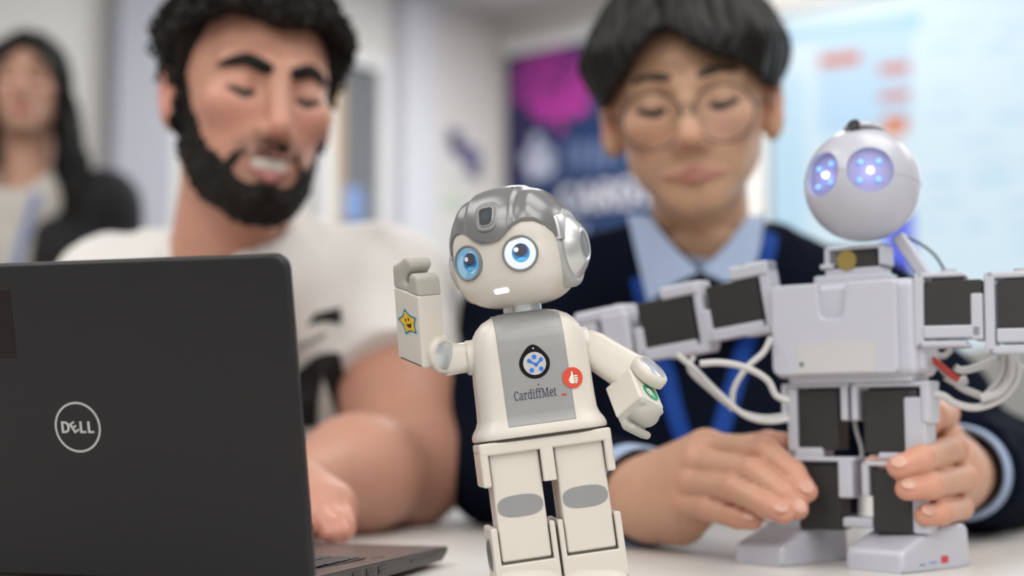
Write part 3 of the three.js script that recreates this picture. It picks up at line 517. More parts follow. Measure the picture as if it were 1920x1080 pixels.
    const foot = part(t, 'foot', loft([{ y: 0, a: 22.6, b: 30, n: 3.4, z: 4 }, { y: 1, a: 23.4, b: 31, n: 3.4, z: 4 }, { y: 5, a: 23, b: 30.6, n: 3.2, z: 4 }, { y: 9, a: 21, b: 28.4, n: 3, z: 3 }, { y: 12.4, a: 18, b: 24.5, n: 2.8, z: 1 }, { y: 14, a: 15.4, b: 21.5, n: 2.6, z: 0 }, { y: 14.4, a: 13, b: 18, n: 2.6, z: 0 }], 72), mat.shell, FT);
    if (s > 0) part(t, 'foot_mark', ext(new THREE.Shape().absellipse(0, 0, 2.4, 1.6, 0, TAU), 0.8, 0, 0).rotateX(R(-28)).translate(1, 7.4, 32.2), M([0.35, 0.06, 0.03], 0.5), FT, foot);
  }
}
// ---------------------------------------------------------------- white servo robot held by the man in navy
{
  const D0 = 0.95, k = D0 / FPX * 1000, C0 = P(1607, 620, D0), YAW = -34.5, GF = frame(C0, 0, R(YAW), 0, 0.001), cy = Math.cos(R(20));
  const lx = (px) => (px - 1607) * k / cy, ly = (py) => (620 - py) * k;
  const t = thing('servo_robot', 'white humanoid robot with round head, black servo limbs and loose cables', 'robot', V(C0.x, TABLE, C0.z));
  // box between two pixels of the front view, between two depths
  const bx = (x0, y0, x1, y1, z0, z1, r = 1) => box(Math.abs(lx(x1) - lx(x0)), Math.abs(ly(y1) - ly(y0)), z1 - z0, (lx(x0) + lx(x1)) / 2, (ly(y0) + ly(y1)) / 2, (z0 + z1) / 2, r, 3);
  // torso: rounded block with a front plate that has a slot cut from the top
  const torso = part(t, 'torso', [bx(1470, 532, 1728, 708, -26, 22, 6), bx(1492, 700, 1716, 719, -20, 17, 3), bx(1540, 516, 1672, 540, -14, 12, 2)], mat.plastic, GF);
  const W0 = lx(1474), W1 = lx(1700), Y0 = ly(704), Y1 = ly(534);
  part(t, 'front_plate', ext(rpoly([[W0, Y0, 7], [W1, Y0, 5], [W1, Y1, 4], [lx(1612), Y1, 2], [lx(1606), ly(600), 5], [lx(1566), ly(600), 5], [lx(1560), Y1, 2], [W0, Y1, 5]], 4), 7, 1.6, 19.5), mat.plastic, GF, torso);
  part(t, 'paper_label', box(lx(1662) - lx(1522), ly(646) - ly(700), 0.5, lx(1592), ly(673), 26.7), mat.plasticLabel, GF, torso, 'blank white label');
  part(t, 'label_dot', cyl(1.7, 1.7, 0.6, 0, 0, 0, 16).rotateX(Math.PI / 2).translate(lx(1530), ly(684), 26.9), mat.darkGrey, GF, torso);
  part(t, 'shoulder_pad', [bx(1714, 545, 1736, 600, -18, 18, 4), bx(1462, 585, 1474, 690, -18, 16, 2), bx(1716, 640, 1738, 700, -16, 16, 4)], mat.plastic, GF, torso);
  // neck
  part(t, 'neck_bracket', [bx(1560, 462, 1668, 470, -11, 11, 1.2), bx(1560, 462, 1570, 500, -11, 11, 1.2), bx(1658, 462, 1668, 502, -11, 11, 1.2), bx(1552, 494, 1578, 504, -10, 12, 1.5), bx(1560, 504, 1662, 518, -12, 10, 1.5)], mat.plastic, GF);
  const ns = part(t, 'servo', bx(1580, 474, 1654, 508, -9, 9, 1), mat.servo, GF, t, 'black neck servo');
  part(t, 'servo_shaft', cyl(7.2, 7.2, 2, 0, 0, 0, 30).rotateX(Math.PI / 2).translate(lx(1601), ly(490), 10), mat.brass, GF, ns, 'brass disc');
  part(t, 'neck_strut', box(9, 42, 8, 0, 0, 0, 2).rotateZ(R(32)).translate(lx(1704), ly(490), -10), mat.plastic, GF);
  // head: ball with two sunken eyes
  {
    const HC = P(1617, 347, D0), HM = frame(HC, R(-6), R(-34), 0, 0.001), r = 40.2, ev = new Evaluator(); ev.useGroups = false;
    const dir = (s) => V(Math.sin(R(27.5 * s)), 0.02, Math.cos(R(27.5 * s))).normalize();
    const prep = (g) => { for (const n of Object.keys(g.attributes)) if (!['position', 'normal', 'uv'].includes(n)) g.deleteAttribute(n); return g; };
    let ball = new Brush(prep(new THREE.SphereGeometry(r, 96, 64))); ball.updateMatrixWorld();
    for (const s of [-1, 1]) {
      const d = dir(s), c = new Brush(prep(new THREE.CylinderGeometry(17, 15.6, 14, 56))); c.quaternion.setFromUnitVectors(V(0, 1, 0), d); c.position.copy(d).multiplyScalar(r - 0.6); c.updateMatrixWorld(); ball = ev.evaluate(ball, c, SUBTRACTION);
    }
    const head = part(t, 'head', toCreasedNormals(ball.geometry.clone(), R(35)), mat.plastic, HM, t, 'round glossy white head');
    for (const s of [-1, 1]) {
      const d = dir(s), q = new THREE.Quaternion().setFromUnitVectors(V(0, 0, 1), d), EM = HM.clone().multiply(new THREE.Matrix4().compose(d.clone().multiplyScalar(r - 7.5), q, V(1, 1, 1)));
      const eye = part(t, 'eye_plate', cyl(15.9, 15.9, 1.2, 0, 0, 0, 48).rotateX(Math.PI / 2), M([0.34, 0.33, 0.55], 0.35), EM, head, 'violet eye recess plate');
      for (const [x, y] of [[-6.2, 6], [6.2, 7], [-6.6, -7], [6, -6.2]]) part(t, 'eye_led', sph(2.1, x, y, 1.6, 16), M([0.1, 0.25, 1], 0.3, { emissive: new THREE.Color(0.22, 0.42, 1), emissiveIntensity: 3.4 }), EM, eye, 'blue light');
      part(t, 'eye_led', sph(2.5, 0.6, 0.2, 1.6, 16), M([0.9, 0.9, 1], 0.3, { emissive: new THREE.Color(0.9, 0.92, 1), emissiveIntensity: 6 }), EM, eye, 'white light');
      const pl = new THREE.PointLight(new THREE.Color(0.25, 0.35, 1), 0.0006); pl.position.copy(V(0, 0, 5).applyMatrix4(EM)); pl.castShadow = true; pl.shadow.radius = 0.1; pl.name = 'eye_light'; scene.add(pl);
    }
    const cap = part(t, 'head_camera', loft([{ y: 0, a: 13, b: 19, n: 2.4 }, { y: 3, a: 12.4, b: 18.4, n: 2.4 }, { y: 5.4, a: 10, b: 15.5, n: 2.3 }, { y: 6.4, a: 6, b: 10, n: 2 }], 40).rotateX(R(6)).translate(2, 37.6, 3), mat.plastic, HM, head);
    part(t, 'camera_lens', cyl(4.6, 4.6, 5, 0, 0, 0, 28).rotateX(R(70)).translate(1, 37, 20), mat.black, HM, cap, 'black lens');
    part(t, 'head_seam', new THREE.TorusGeometry(r + 0.02, 0.22, 6, 90).rotateX(Math.PI / 2).rotateZ(R(-3)), M([0.4, 0.4, 0.44], 0.6), HM, head);
  }
  // a bracket arm: servo, its tray and the U-bracket round it, given in pixels of the arm's own turned frame
  function arm(AM, U, list, k) {
    const bb = (x0, y0, x1, y1, z0, z1, r = 1) => box(Math.abs(U(x1) - U(x0)), Math.abs(y1 - y0) * k, z1 - z0, (U(x0) + U(x1)) / 2, -(y0 + y1) / 2 * k, (z0 + z1) / 2, r, 3);
    for (const [kind, pieces, label] of list) part(t, kind, pieces.map((p) => bb(...p)), kind === 'servo' ? mat.servo : mat.plastic, AM, t, label);
    return bb;
  }
  { // arm on the side of the toy robot
    const k = 1.005 / FPX * 1000, o = P(1330, 590, 1.005), AM = frame(o, 0, R(YAW), R(9), 0.001), U = (x) => x * k / cy;
    arm(AM, U, [
      ['servo', [[12, -50, 108, 30, -10, 10, 1]], 'black upper arm servo'],
      ['servo_tray', [[4, 30, 108, 52, -11, 11, 1.5], [-4, -8, 14, 52, -10, 11, 1.5]]],
      ['arm_bracket', [[62, -76, 132, -50, -10, 12, 2.5], [112, -76, 132, 56, -10, 10, 2.5], [70, 40, 130, 56, -10, 10, 2]]],
      ['servo', [[-128, -46, -22, 42, -10, 10, 1]], 'black forearm servo'],
      ['servo_tray', [[-136, 42, -22, 66, -11, 11, 1.5], [-142, 0, -122, 62, -10, 11, 1.5]]],
      ['arm_bracket', [[-76, -66, -2, -42, -10, 12, 2.5], [-16, -66, 2, 64, -10, 10, 2.5], [-80, 52, -2, 70, -10, 10, 2]]],
      ['hand', [[-205, -40, -148, 46, -12, 14, 4], [-262, -52, -150, -26, -13, 13, 4], [-262, -30, -215, 20, -12, 12, 4]], 'white blunt hand'],
    ], k);
    for (const [x, y] of [[80, -77], [108, -77], [-58, -67], [-30, -67], [-176, -53]]) part(t, 'screw', cyl(2.2, 2.2, 1.2, U(x), -y * k + 0.3, 3, 16), mat.darkGrey, AM);
    for (const [x, y] of [[-8, -24], [-146, -16]]) part(t, 'servo_horn', cyl(3.4, 3.4, 5, 0, 0, 0, 20).rotateZ(Math.PI / 2).translate(U(x), -y * k, 0), mat.plastic, AM);
  }
  { // arm that runs out of the picture
    const k = 0.905 / FPX * 1000, o = P(1780, 590, 0.905), AM = frame(o, 0, R(YAW + 4), R(-1), 0.001), U = (x) => x * k / cy;
    arm(AM, U, [
      ['servo', [[-36, -62, 60, 22, -10, 10, 1], [-26, -74, 22, -60, -8, 8, 1]], 'black upper arm servo'],
      ['servo_tray', [[-40, 22, 60, 46, -11, 11, 1.5], [42, -36, 62, 50, -10, 11, 1.5]]],
      ['arm_bracket', [[-54, -78, 30, -68, -10, 10, 1.6], [-56, -78, -38, 62, -10, 10, 1.6], [-54, 50, 34, 62, -10, 10, 1.6]]],
      ['servo', [[86, -58, 190, 30, -10, 10, 1], [100, -70, 150, -56, -8, 8, 1]], 'black forearm servo'],
      ['servo_tray', [[84, 30, 190, 56, -11, 11, 1.5], [172, -30, 192, 56, -10, 11, 1.5]]],
      ['arm_bracket', [[66, -74, 160, -62, -10, 10, 1.6], [64, -74, 82, 76, -10, 10, 1.6], [66, 62, 180, 76, -10, 10, 1.6]]],
      ['hand', [[196, -36, 262, 46, -12, 14, 4], [200, -50, 320, -26, -13, 13, 4]], 'white blunt hand'],
    ], k);
    for (const [x, y] of [[0, -76], [124, -72]]) part(t, 'servo_horn', cyl(5.4, 5.4, 3, U(x), -y * k + 1.6, 0, 24), mat.plastic, AM);
  }
  // legs
  const leg = (list) => { for (const [kind, pieces, label] of list) part(t, kind, pieces.map((p) => bx(...p)), kind === 'servo' ? mat.servo : mat.plastic, GF, t, label); };
  leg([
    ['hip_bracket', [[1474, 717, 1600, 726, -12, 12, 1.4], [1474, 717, 1484, 790, -12, 12, 1.4], [1584, 717, 1597, 788, -12, 12, 1.4]]],
    ['servo', [[1502, 730, 1576, 842, -12, 9, 1]], 'black thigh servo'],
    ['servo_tray', [[1484, 726, 1503, 856, -12, 11, 1.5], [1484, 838, 1548, 856, -12, 11, 1.5]]],
    ['hip_bracket', [[1603, 717, 1740, 727, -12, 12, 1.4], [1603, 717, 1615, 788, -12, 12, 1.4], [1722, 717, 1740, 795, -12, 12, 3]]],
    ['servo', [[1622, 732, 1700, 848, -12, 9, 1]], 'black thigh servo'],
    ['servo_tray', [[1694, 746, 1732, 852, -12, 11, 2], [1648, 846, 1732, 858, -12, 11, 1.5]]],
    ['knee_bracket', [[1474, 855, 1606, 864, -12, 12, 1.4], [1576, 858, 1602, 930, -12, 12, 1.6]]],
    ['servo', [[1500, 868, 1576, 990, -12, 8, 1]], 'black shin servo'],
    ['knee_bracket', [[1618, 862, 1700, 871, -12, 12, 1.4], [1618, 862, 1631, 926, -12, 12, 1.4]]],
    ['servo', [[1634, 876, 1708, 990, -12, 9, 1]], 'black shin servo'],
    ['servo_tray', [[1704, 880, 1732, 990, -12, 11, 2]]],
    ['ankle_link', [[1578, 965, 1634, 984, -8, 8, 2]]],
  ]);
  // feet
  for (const [px, py, s] of [[1466, 1061, 1], [1692, 1075, 1.06]]) {
    const o = P(px, py, FPX * 0.093 / (py - 809) * 1.0); o.y = TABLE;
    const a = R(50), f = V(-Math.sin(a), 0, Math.cos(a)), side = V(Math.cos(a), 0, Math.sin(a));
    const FM = basis(o, f.clone().negate(), V(0, 1, 0), side, 0.001 * s);
    const prof = rpoly([[0, 0, 0.5], [0.5, 13, 4], [42, 28, 12], [76, 28, 6], [78, 0, 0.5]], 1);
    const foot = part(t, 'foot', ext(prof, 43, 3.2, -43, 8).translate(0, 0, 0), mat.plastic, FM, t, 'wedge shaped white foot');
    if (s > 1) {
      part(t, 'foot_label', box(8, 4.6, 0.3, 47, 6.2, 0.1), M([0.55, 0.06, 0.07], 0.5), FM, foot, 'tiny red label');
      part(t, 'foot_print', [box(6, 1.1, 0.2, 22, 4.2, 0.06), box(8, 0.9, 0.2, 34, 5, 0.06)], M([0.15, 0.25, 0.6], 0.5), FM, foot);
    }
  }
  // loose cables
  const wire = (pts, r, m = mat.cable, d = 0.945) => part(t, 'cable', tube(pts.map(([x, y, z]) => P(x, y, z ?? d)), r, 60, 8), m);
  wire([[1268, 664], [1300, 690], [1345, 735], [1400, 780], [1440, 790], [1478, 786]], 0.0022);
  wire([[1302, 668], [1292, 690], [1330, 730], [1380, 768], [1430, 782], [1476, 778]], 0.0018, mat.cable, 0.955);
  wire([[1312, 682], [1350, 680], [1400, 690], [1440, 714], [1456, 742], [1478, 752]], 0.0024, mat.cable, 0.935);
  wire([[1446, 632], [1432, 660], [1400, 690], [1376, 730], [1372, 770]], 0.0022, mat.cable, 0.95);
  wire([[1598, 740], [1604, 800], [1616, 850], [1606, 890]], 0.0016, mat.cable, 0.95);
  wire([[1740, 655], [1765, 690], [1800, 725], [1838, 742]], 0.0026, mat.cable, 0.93);
  wire([[1728, 662], [1752, 676], [1778, 698], [1796, 712]], 0.0022, mat.redCable, 0.92);
  wire([[1772, 705], [1795, 716], [1812, 712]], 0.0032, mat.cable, 0.93);
  wire([[1880, 664], [1846, 684], [1800, 694], [1790, 688]], 0.0026, mat.cable, 0.92);
  wire([[1884, 662], [1878, 700], [1860, 730], [1846, 745]], 0.0028, mat.cable, 0.915);
  wire([[1896, 662], [1894, 705], [1872, 735], [1838, 748]], 0.0028, mat.cable, 0.91);
  wire([[1902, 664], [1908, 705], [1880, 745], [1830, 764], [1790, 756], [1768, 742], [1738, 738]], 0.0026, mat.cable, 0.915);
  wire([[1900, 672], [1912, 686], [1936, 700]], 0.0022, mat.cable, 0.915);
  wire([[1752, 662], [1768, 668], [1784, 655]], 0.002, mat.cable, 0.94);
  wire([[1690, 440], [1722, 455], [1752, 478], [1772, 508]], 0.001, mat.darkCable, 0.955);
}
// ---------------------------------------------------------------- people
const skinMat = M([1, 1, 1], 0.48, { vertexColors: true, sheen: 0.1 });
const hairMat = M([0.012, 0.010, 0.009], 0.42), hairSoft = M([0.010, 0.008, 0.007], 0.6, { specularIntensity: 0.35 });
const toArr = (v) => [v.x, v.y, v.z];
const mixc = (a, b, t) => a.map((x, i) => lerp(x, b[i], t));

// a head in its own frame: x to the person's left, y up, z out of the face; metres
function headField(o) {
  const w = o.wide ?? 1, s = o.smile ?? 0, jw = o.jaw ?? 1;
  const corner = [0.0275 + 0.006 * s, -0.0715 + 0.0105 * s, 0.083 - 0.008 * s];
  const cran = (x, y, z) => smin(sdE(x, y, z, [0, 0.032, -0.014], [0.0745, 0.084, 0.094]), sdE(x, y, z, [0, -0.022, 0.02], [0.063, 0.082, 0.070]), 0.03);
  const lipsAt = (x, y, z) => Math.min(
    sdC(x, y, z, [0, -0.0675 + 0.004 * s, 0.0962 + 0.0023 * s], corner, 0.0044 + 0.0014 * s, 0.0018),
    sdC(x, y, z, [0, -0.0765 - 0.006 * s, 0.0942 + 0.0023 * s], corner, 0.0052 + 0.0014 * s, 0.0018));
  const f = (X, y, z) => {
    const x = Math.abs(X) / w;
    let d = cran(x, y, z);
    d = smin(d, sdE(x, y, z, [0, -0.068, 0.042], [0.045 * jw, 0.042, 0.046]), 0.03);
    d = smin(d, sdS(x, y, z, [0.008, -0.099, 0.066], 0.0165), 0.024);
    d = smin(d, sdS(x, y, z, [0.046 * jw, -0.058, 0.004], 0.015), 0.035);
    d = smin(d, sdE(x, y, z, [0.041, -0.02 + 0.004 * s, 0.062 + 0.003 * s], [0.021 + 0.002 * s, 0.019, 0.019 + 0.002 * s]), 0.018);
    d = smin(d, sdC(x, y, z, [0.012, 0.0245, 0.086], [0.046, 0.0255, 0.066], 0.0095, 0.008), 0.016);
    d = smax(d, -sdE(x, y, z, [0.032, 0.004, 0.098], [0.0205, 0.0115, 0.0175]), 0.012);
    d = smin(d, sdS(x, y, z, [0.0315, 0.0025, 0.0735], 0.0135), 0.004);
    d = smax(d, -sdC(x, y, z, [0.021, -0.0045, 0.083], [0.043, -0.0035, 0.081], 0.0016, 0.0012), 0.002);
    d = smin(d, sdC(x, y, z, [0, 0.016, 0.0865], [0, -0.034, 0.110], 0.0075, 0.0112), 0.013);
    d = smin(d, sdS(x, y, z, [0.012, -0.0405, 0.0985], 0.0086), 0.008);
    d = smax(d, -sdS(x, y, z, [0.0065, -0.0485, 0.104], 0.0034), 0.004);
    d = smin(d, lipsAt(x, y, z), 0.006);
    if (s > 0) d = smax(d, -sdE(x, y, z, [0, -0.0715 + 0.0025 * s, 0.101], [0.0265, 0.0056, 0.018]), 0.004);
    else d = smax(d, -sdC(x, y, z, [0, -0.0722, 0.105], [0.022, -0.0715, 0.092], 0.0012, 0.001), 0.003);
    if (s > 0) d = smax(d, -sdC(x, y, z, [0.019, -0.043, 0.1], [0.037, -0.066, 0.083], 0.002, 0.0016), 0.008);
    // ear
    const q = o.ear ?? 1, ex = 0.0745 + (x - 0.0745) / q, ey = y / q, ez = -0.01 + (z + 0.01) / q; let e = smin(sdE(ex, ey, ez, [0.0805, 0.004, -0.014], [0.0085, 0.029, 0.0185]), sdE(ex, ey, ez, [0.077, -0.024, -0.006], [0.007, 0.012, 0.010]), 0.01);
    e = smax(e, -sdE(ex, ey, ez, [0.0905, 0.002, -0.006], [0.010, 0.017, 0.010]), 0.005);
    d = smin(d, e, 0.006);
    // neck
    d = smin(d, sdC(Math.abs(X), y, z, [0, -0.06, -0.022], [0, -0.172, o.nz ?? -0.055], 0.055, 0.053), 0.025);
    return d;
  };
  const color = (X, y, z) => {
    const x = Math.abs(X) / w, base = o.skin, q = noise3(X * 60, y * 60, z * 60) * 0.03 + noise3(X * 240, y * 240, z * 240) * 0.02;
    let c = base.map((v) => v * (1 + q));
    c = mixc(c, o.rosy, 0.32 * smooth(0.036, 0.006, sdE(x, y, z, [0.042, -0.026, 0.07], [0.012, 0.01, 0.012])) + 0.5 * smooth(0.012, 0, sdS(x, y, z, [0, -0.036, 0.112], 0.008)) + 0.6 * smooth(0.012, 0, sdE(x, y, z, [0.083, 0, -0.013], [0.008, 0.03, 0.02])));
    c = mixc(c, o.lip, smooth(0.0022, -0.0004, lipsAt(x, y, z)));
    if (o.stubble) c = mixc(c, o.stubble, 0.5 * smooth(0.012, 0, sdE(x, y, z, [0, -0.056, 0.09], [0.032, 0.008, 0.02])) + 0.35 * smooth(0.02, 0, sdE(x, y, z, [0, -0.095, 0.06], [0.045, 0.02, 0.04])));
    return c;
  };
  const brow = (X, y, z) => { const x = Math.abs(X) / w, t = o.browThick ?? 1, u = o.browUp ?? 0; return Math.max(f(X, y, z) - 0.0022, Math.min(sdC(x, y, z, [0.013, 0.0235 + u, 0.092], [0.034, 0.0305 + u, 0.088], 0.0048 * t, 0.005 * t), sdC(x, y, z, [0.034, 0.0305 + u, 0.088], [0.052, 0.0235 + u, 0.068], 0.005 * t, 0.0026 * t))); };
  const lash = (X, y, z) => { const x = Math.abs(X) / w; return Math.max(f(X, y, z) - 0.0014, Math.min(sdC(x, y, z, [0.0185, -0.0035, 0.0795], [0.031, -0.0066, 0.0868], 0.003, 0.004), sdC(x, y, z, [0.031, -0.0066, 0.0868], [0.0455, -0.002, 0.078], 0.004, 0.003))); };
  return { f, color, cran: (X, y, z) => cran(Math.abs(X) / w, y, z), brow, lash };
}
const headBox = [[-0.1, -0.205, -0.13], [0.1, 0.135, 0.14]];
// a chain of tapered bones as a list for the field
const chain = (pts, rs) => pts.slice(1).map((p, i) => [toArr(pts[i]), toArr(p), rs[i], rs[i + 1]]);
const field = (bones, k) => (x, y, z) => { let d = 1; for (const [a, b, ra, rb] of bones) d = smin(d, sdC(x, y, z, a, b, ra, rb), k); return d; };
function bounds(bones, pad) { const lo = [9, 9, 9], hi = [-9, -9, -9]; for (const [a, b, ra, rb] of bones) for (const [p, r] of [[a, ra], [b, rb]]) for (let i = 0; i < 3; i++) { lo[i] = Math.min(lo[i], p[i] - r - pad); hi[i] = Math.max(hi[i], p[i] + r + pad); } return [lo, hi]; }
// a hand: palm bones and five finger chains, each finger blended only with the palm
function handField(palm, fingers) {
  const pf = field(palm, 0.018);
  return (x, y, z) => { let d = pf(x, y, z), m = d; for (const c of fingers) { let e = 1; for (const [a, b, ra, rb] of c) e = smin(e, sdC(x, y, z, a, b, ra, rb), 0.003); m = Math.min(m, smin(d, e, 0.009)); } return m; };
}
const skinTone = (skin, rosy, fingers) => (x, y, z) => {
  const q = noise3(x * 45, y * 45, z * 45) * 0.04 + noise3(x * 200, y * 200, z * 200) * 0.02; let c = skin.map((v) => v * (1 + q)), t = 0;
  for (const ch of fingers ?? []) { for (let i = 0; i < ch.length; i++) t = Math.max(t, smooth(0.02, 0.006, len(x - ch[i][0][0], y - ch[i][0][1], z - ch[i][0][2])) * 0.45); const e = ch[ch.length - 1][1]; t = Math.max(t, smooth(0.022, 0.008, len(x - e[0], y - e[1], z - e[2])) * 0.6); }
  return mixc(c, rosy, t);
};
// folds of cloth
const folds = (x, y, z, a, s) => a * (noise3(x * s, y * s * 0.5, z * s) + 0.5 * noise3(x * s * 2.3, y * s * 1.2, z * s * 2.3));
// walk from the camera side along -z onto a field
function landOn(f, x, y, z0) { let z = z0; for (let i = 0; i < 120; i++) { const d = f(x, y, z); if (d < 0.0004) break; z -= Math.max(d * 0.7, 0.0004); if (z < -3) break; } return z; }
const ray = (f, px, py, d0) => { const o = camera.position, dir = P(px, py, 1).sub(o).normalize(); let s = d0; for (let i = 0; i < 200; i++) { const p = o.clone().addScaledVector(dir, s), d = f(p.x, p.y, p.z); if (d < 0.0004) return p; s += Math.max(d * 0.6, 0.0004); } return o.clone().addScaledVector(dir, s); };
// a flat ribbon lying on a field along a path of points
function ribbon(f, pts, width, lift, thick = 0.0014) {
  const c = new THREE.CatmullRomCurve3(pts), n = 60, up = [];
  const nrm = (p) => { const e = 0.004; return V(f(p.x + e, p.y, p.z) - f(p.x - e, p.y, p.z), f(p.x, p.y + e, p.z) - f(p.x, p.y - e, p.z), f(p.x, p.y, p.z + e) - f(p.x, p.y, p.z - e)).normalize(); };
  const ring = (u) => { const p = c.getPoint(u), t = c.getTangent(u), N = nrm(p), s = t.clone().cross(N).normalize(); p.addScaledVector(N, lift - f(p.x, p.y, p.z)); return [p.clone().addScaledVector(s, width / 2), p.clone().addScaledVector(s, width / 2).addScaledVector(N, thick), p.clone().addScaledVector(s, -width / 2).addScaledVector(N, thick), p.clone().addScaledVector(s, -width / 2)]; };
  return patch((u, v) => ring(v)[Math.round(u * 4) % 4], 4, n);
}
const seated = (t, hip, M1, z1, feetZ, m) => {   // trousers of a seated person, under the table
  const b = []; for (const s of [-1, 1]) { const a = V(hip.x + 0.09 * s, hip.y, hip.z), k = V(hip.x + 0.13 * s, hip.y + 0.02, hip.z + 0.36), f = V(hip.x + 0.12 * s, 0.07, hip.z + 0.36); b.push(...chain([a, k, f], [0.1, 0.07, 0.05])); }
  b.push([[hip.x - 0.07, hip.y + 0.06, hip.z], [hip.x + 0.07, hip.y + 0.06, hip.z], 0.12, 0.12]);
  const [lo, hi] = bounds(b, 0.03); part(t, 'trousers', surface(field(b, 0.04), lo, hi, 0.016), m);
  for (const s of [-1, 1]) part(t, 'shoe', loft([{ y: 0, a: 0.045, b: 0.13, n: 2.6 }, { y: 0.02, a: 0.048, b: 0.135, n: 2.6 }, { y: 0.05, a: 0.042, b: 0.11, n: 2.4, z: -0.02 }, { y: 0.085, a: 0.035, b: 0.05, n: 2.2, z: -0.06 }], 32).translate(hip.x + 0.12 * s, 0.001, hip.z + 0.41), mat.black);
};
function chair(label, x, z, turn, m, backTop, group) {
  const t = thing('office_chair', label, 'chair', V(x, 0, z), group); const C = frame(V(x, 0, z), 0, turn, 0);
  part(t, 'seat', box(0.46, 0.06, 0.44, 0, 0.41, 0, 0.025), m, C);
  part(t, 'backrest', ext(rpoly([[-0.22, 0.52], [0.22, 0.52], [0.2, backTop], [-0.2, backTop]], 0.08), 0.04, 0.015, -0.25), m, C);
  for (const sx of [-1, 1]) { for (const sz of [-1, 1]) part(t, 'leg', cyl(0.012, 0.012, 0.39, 0.2 * sx, 0.195, 0.19 * sz, 14), mat.steel, C); part(t, 'back_post', cyl(0.012, 0.012, 0.3, 0.17 * sx, 0.5, -0.215, 14), mat.steel, C); }
}
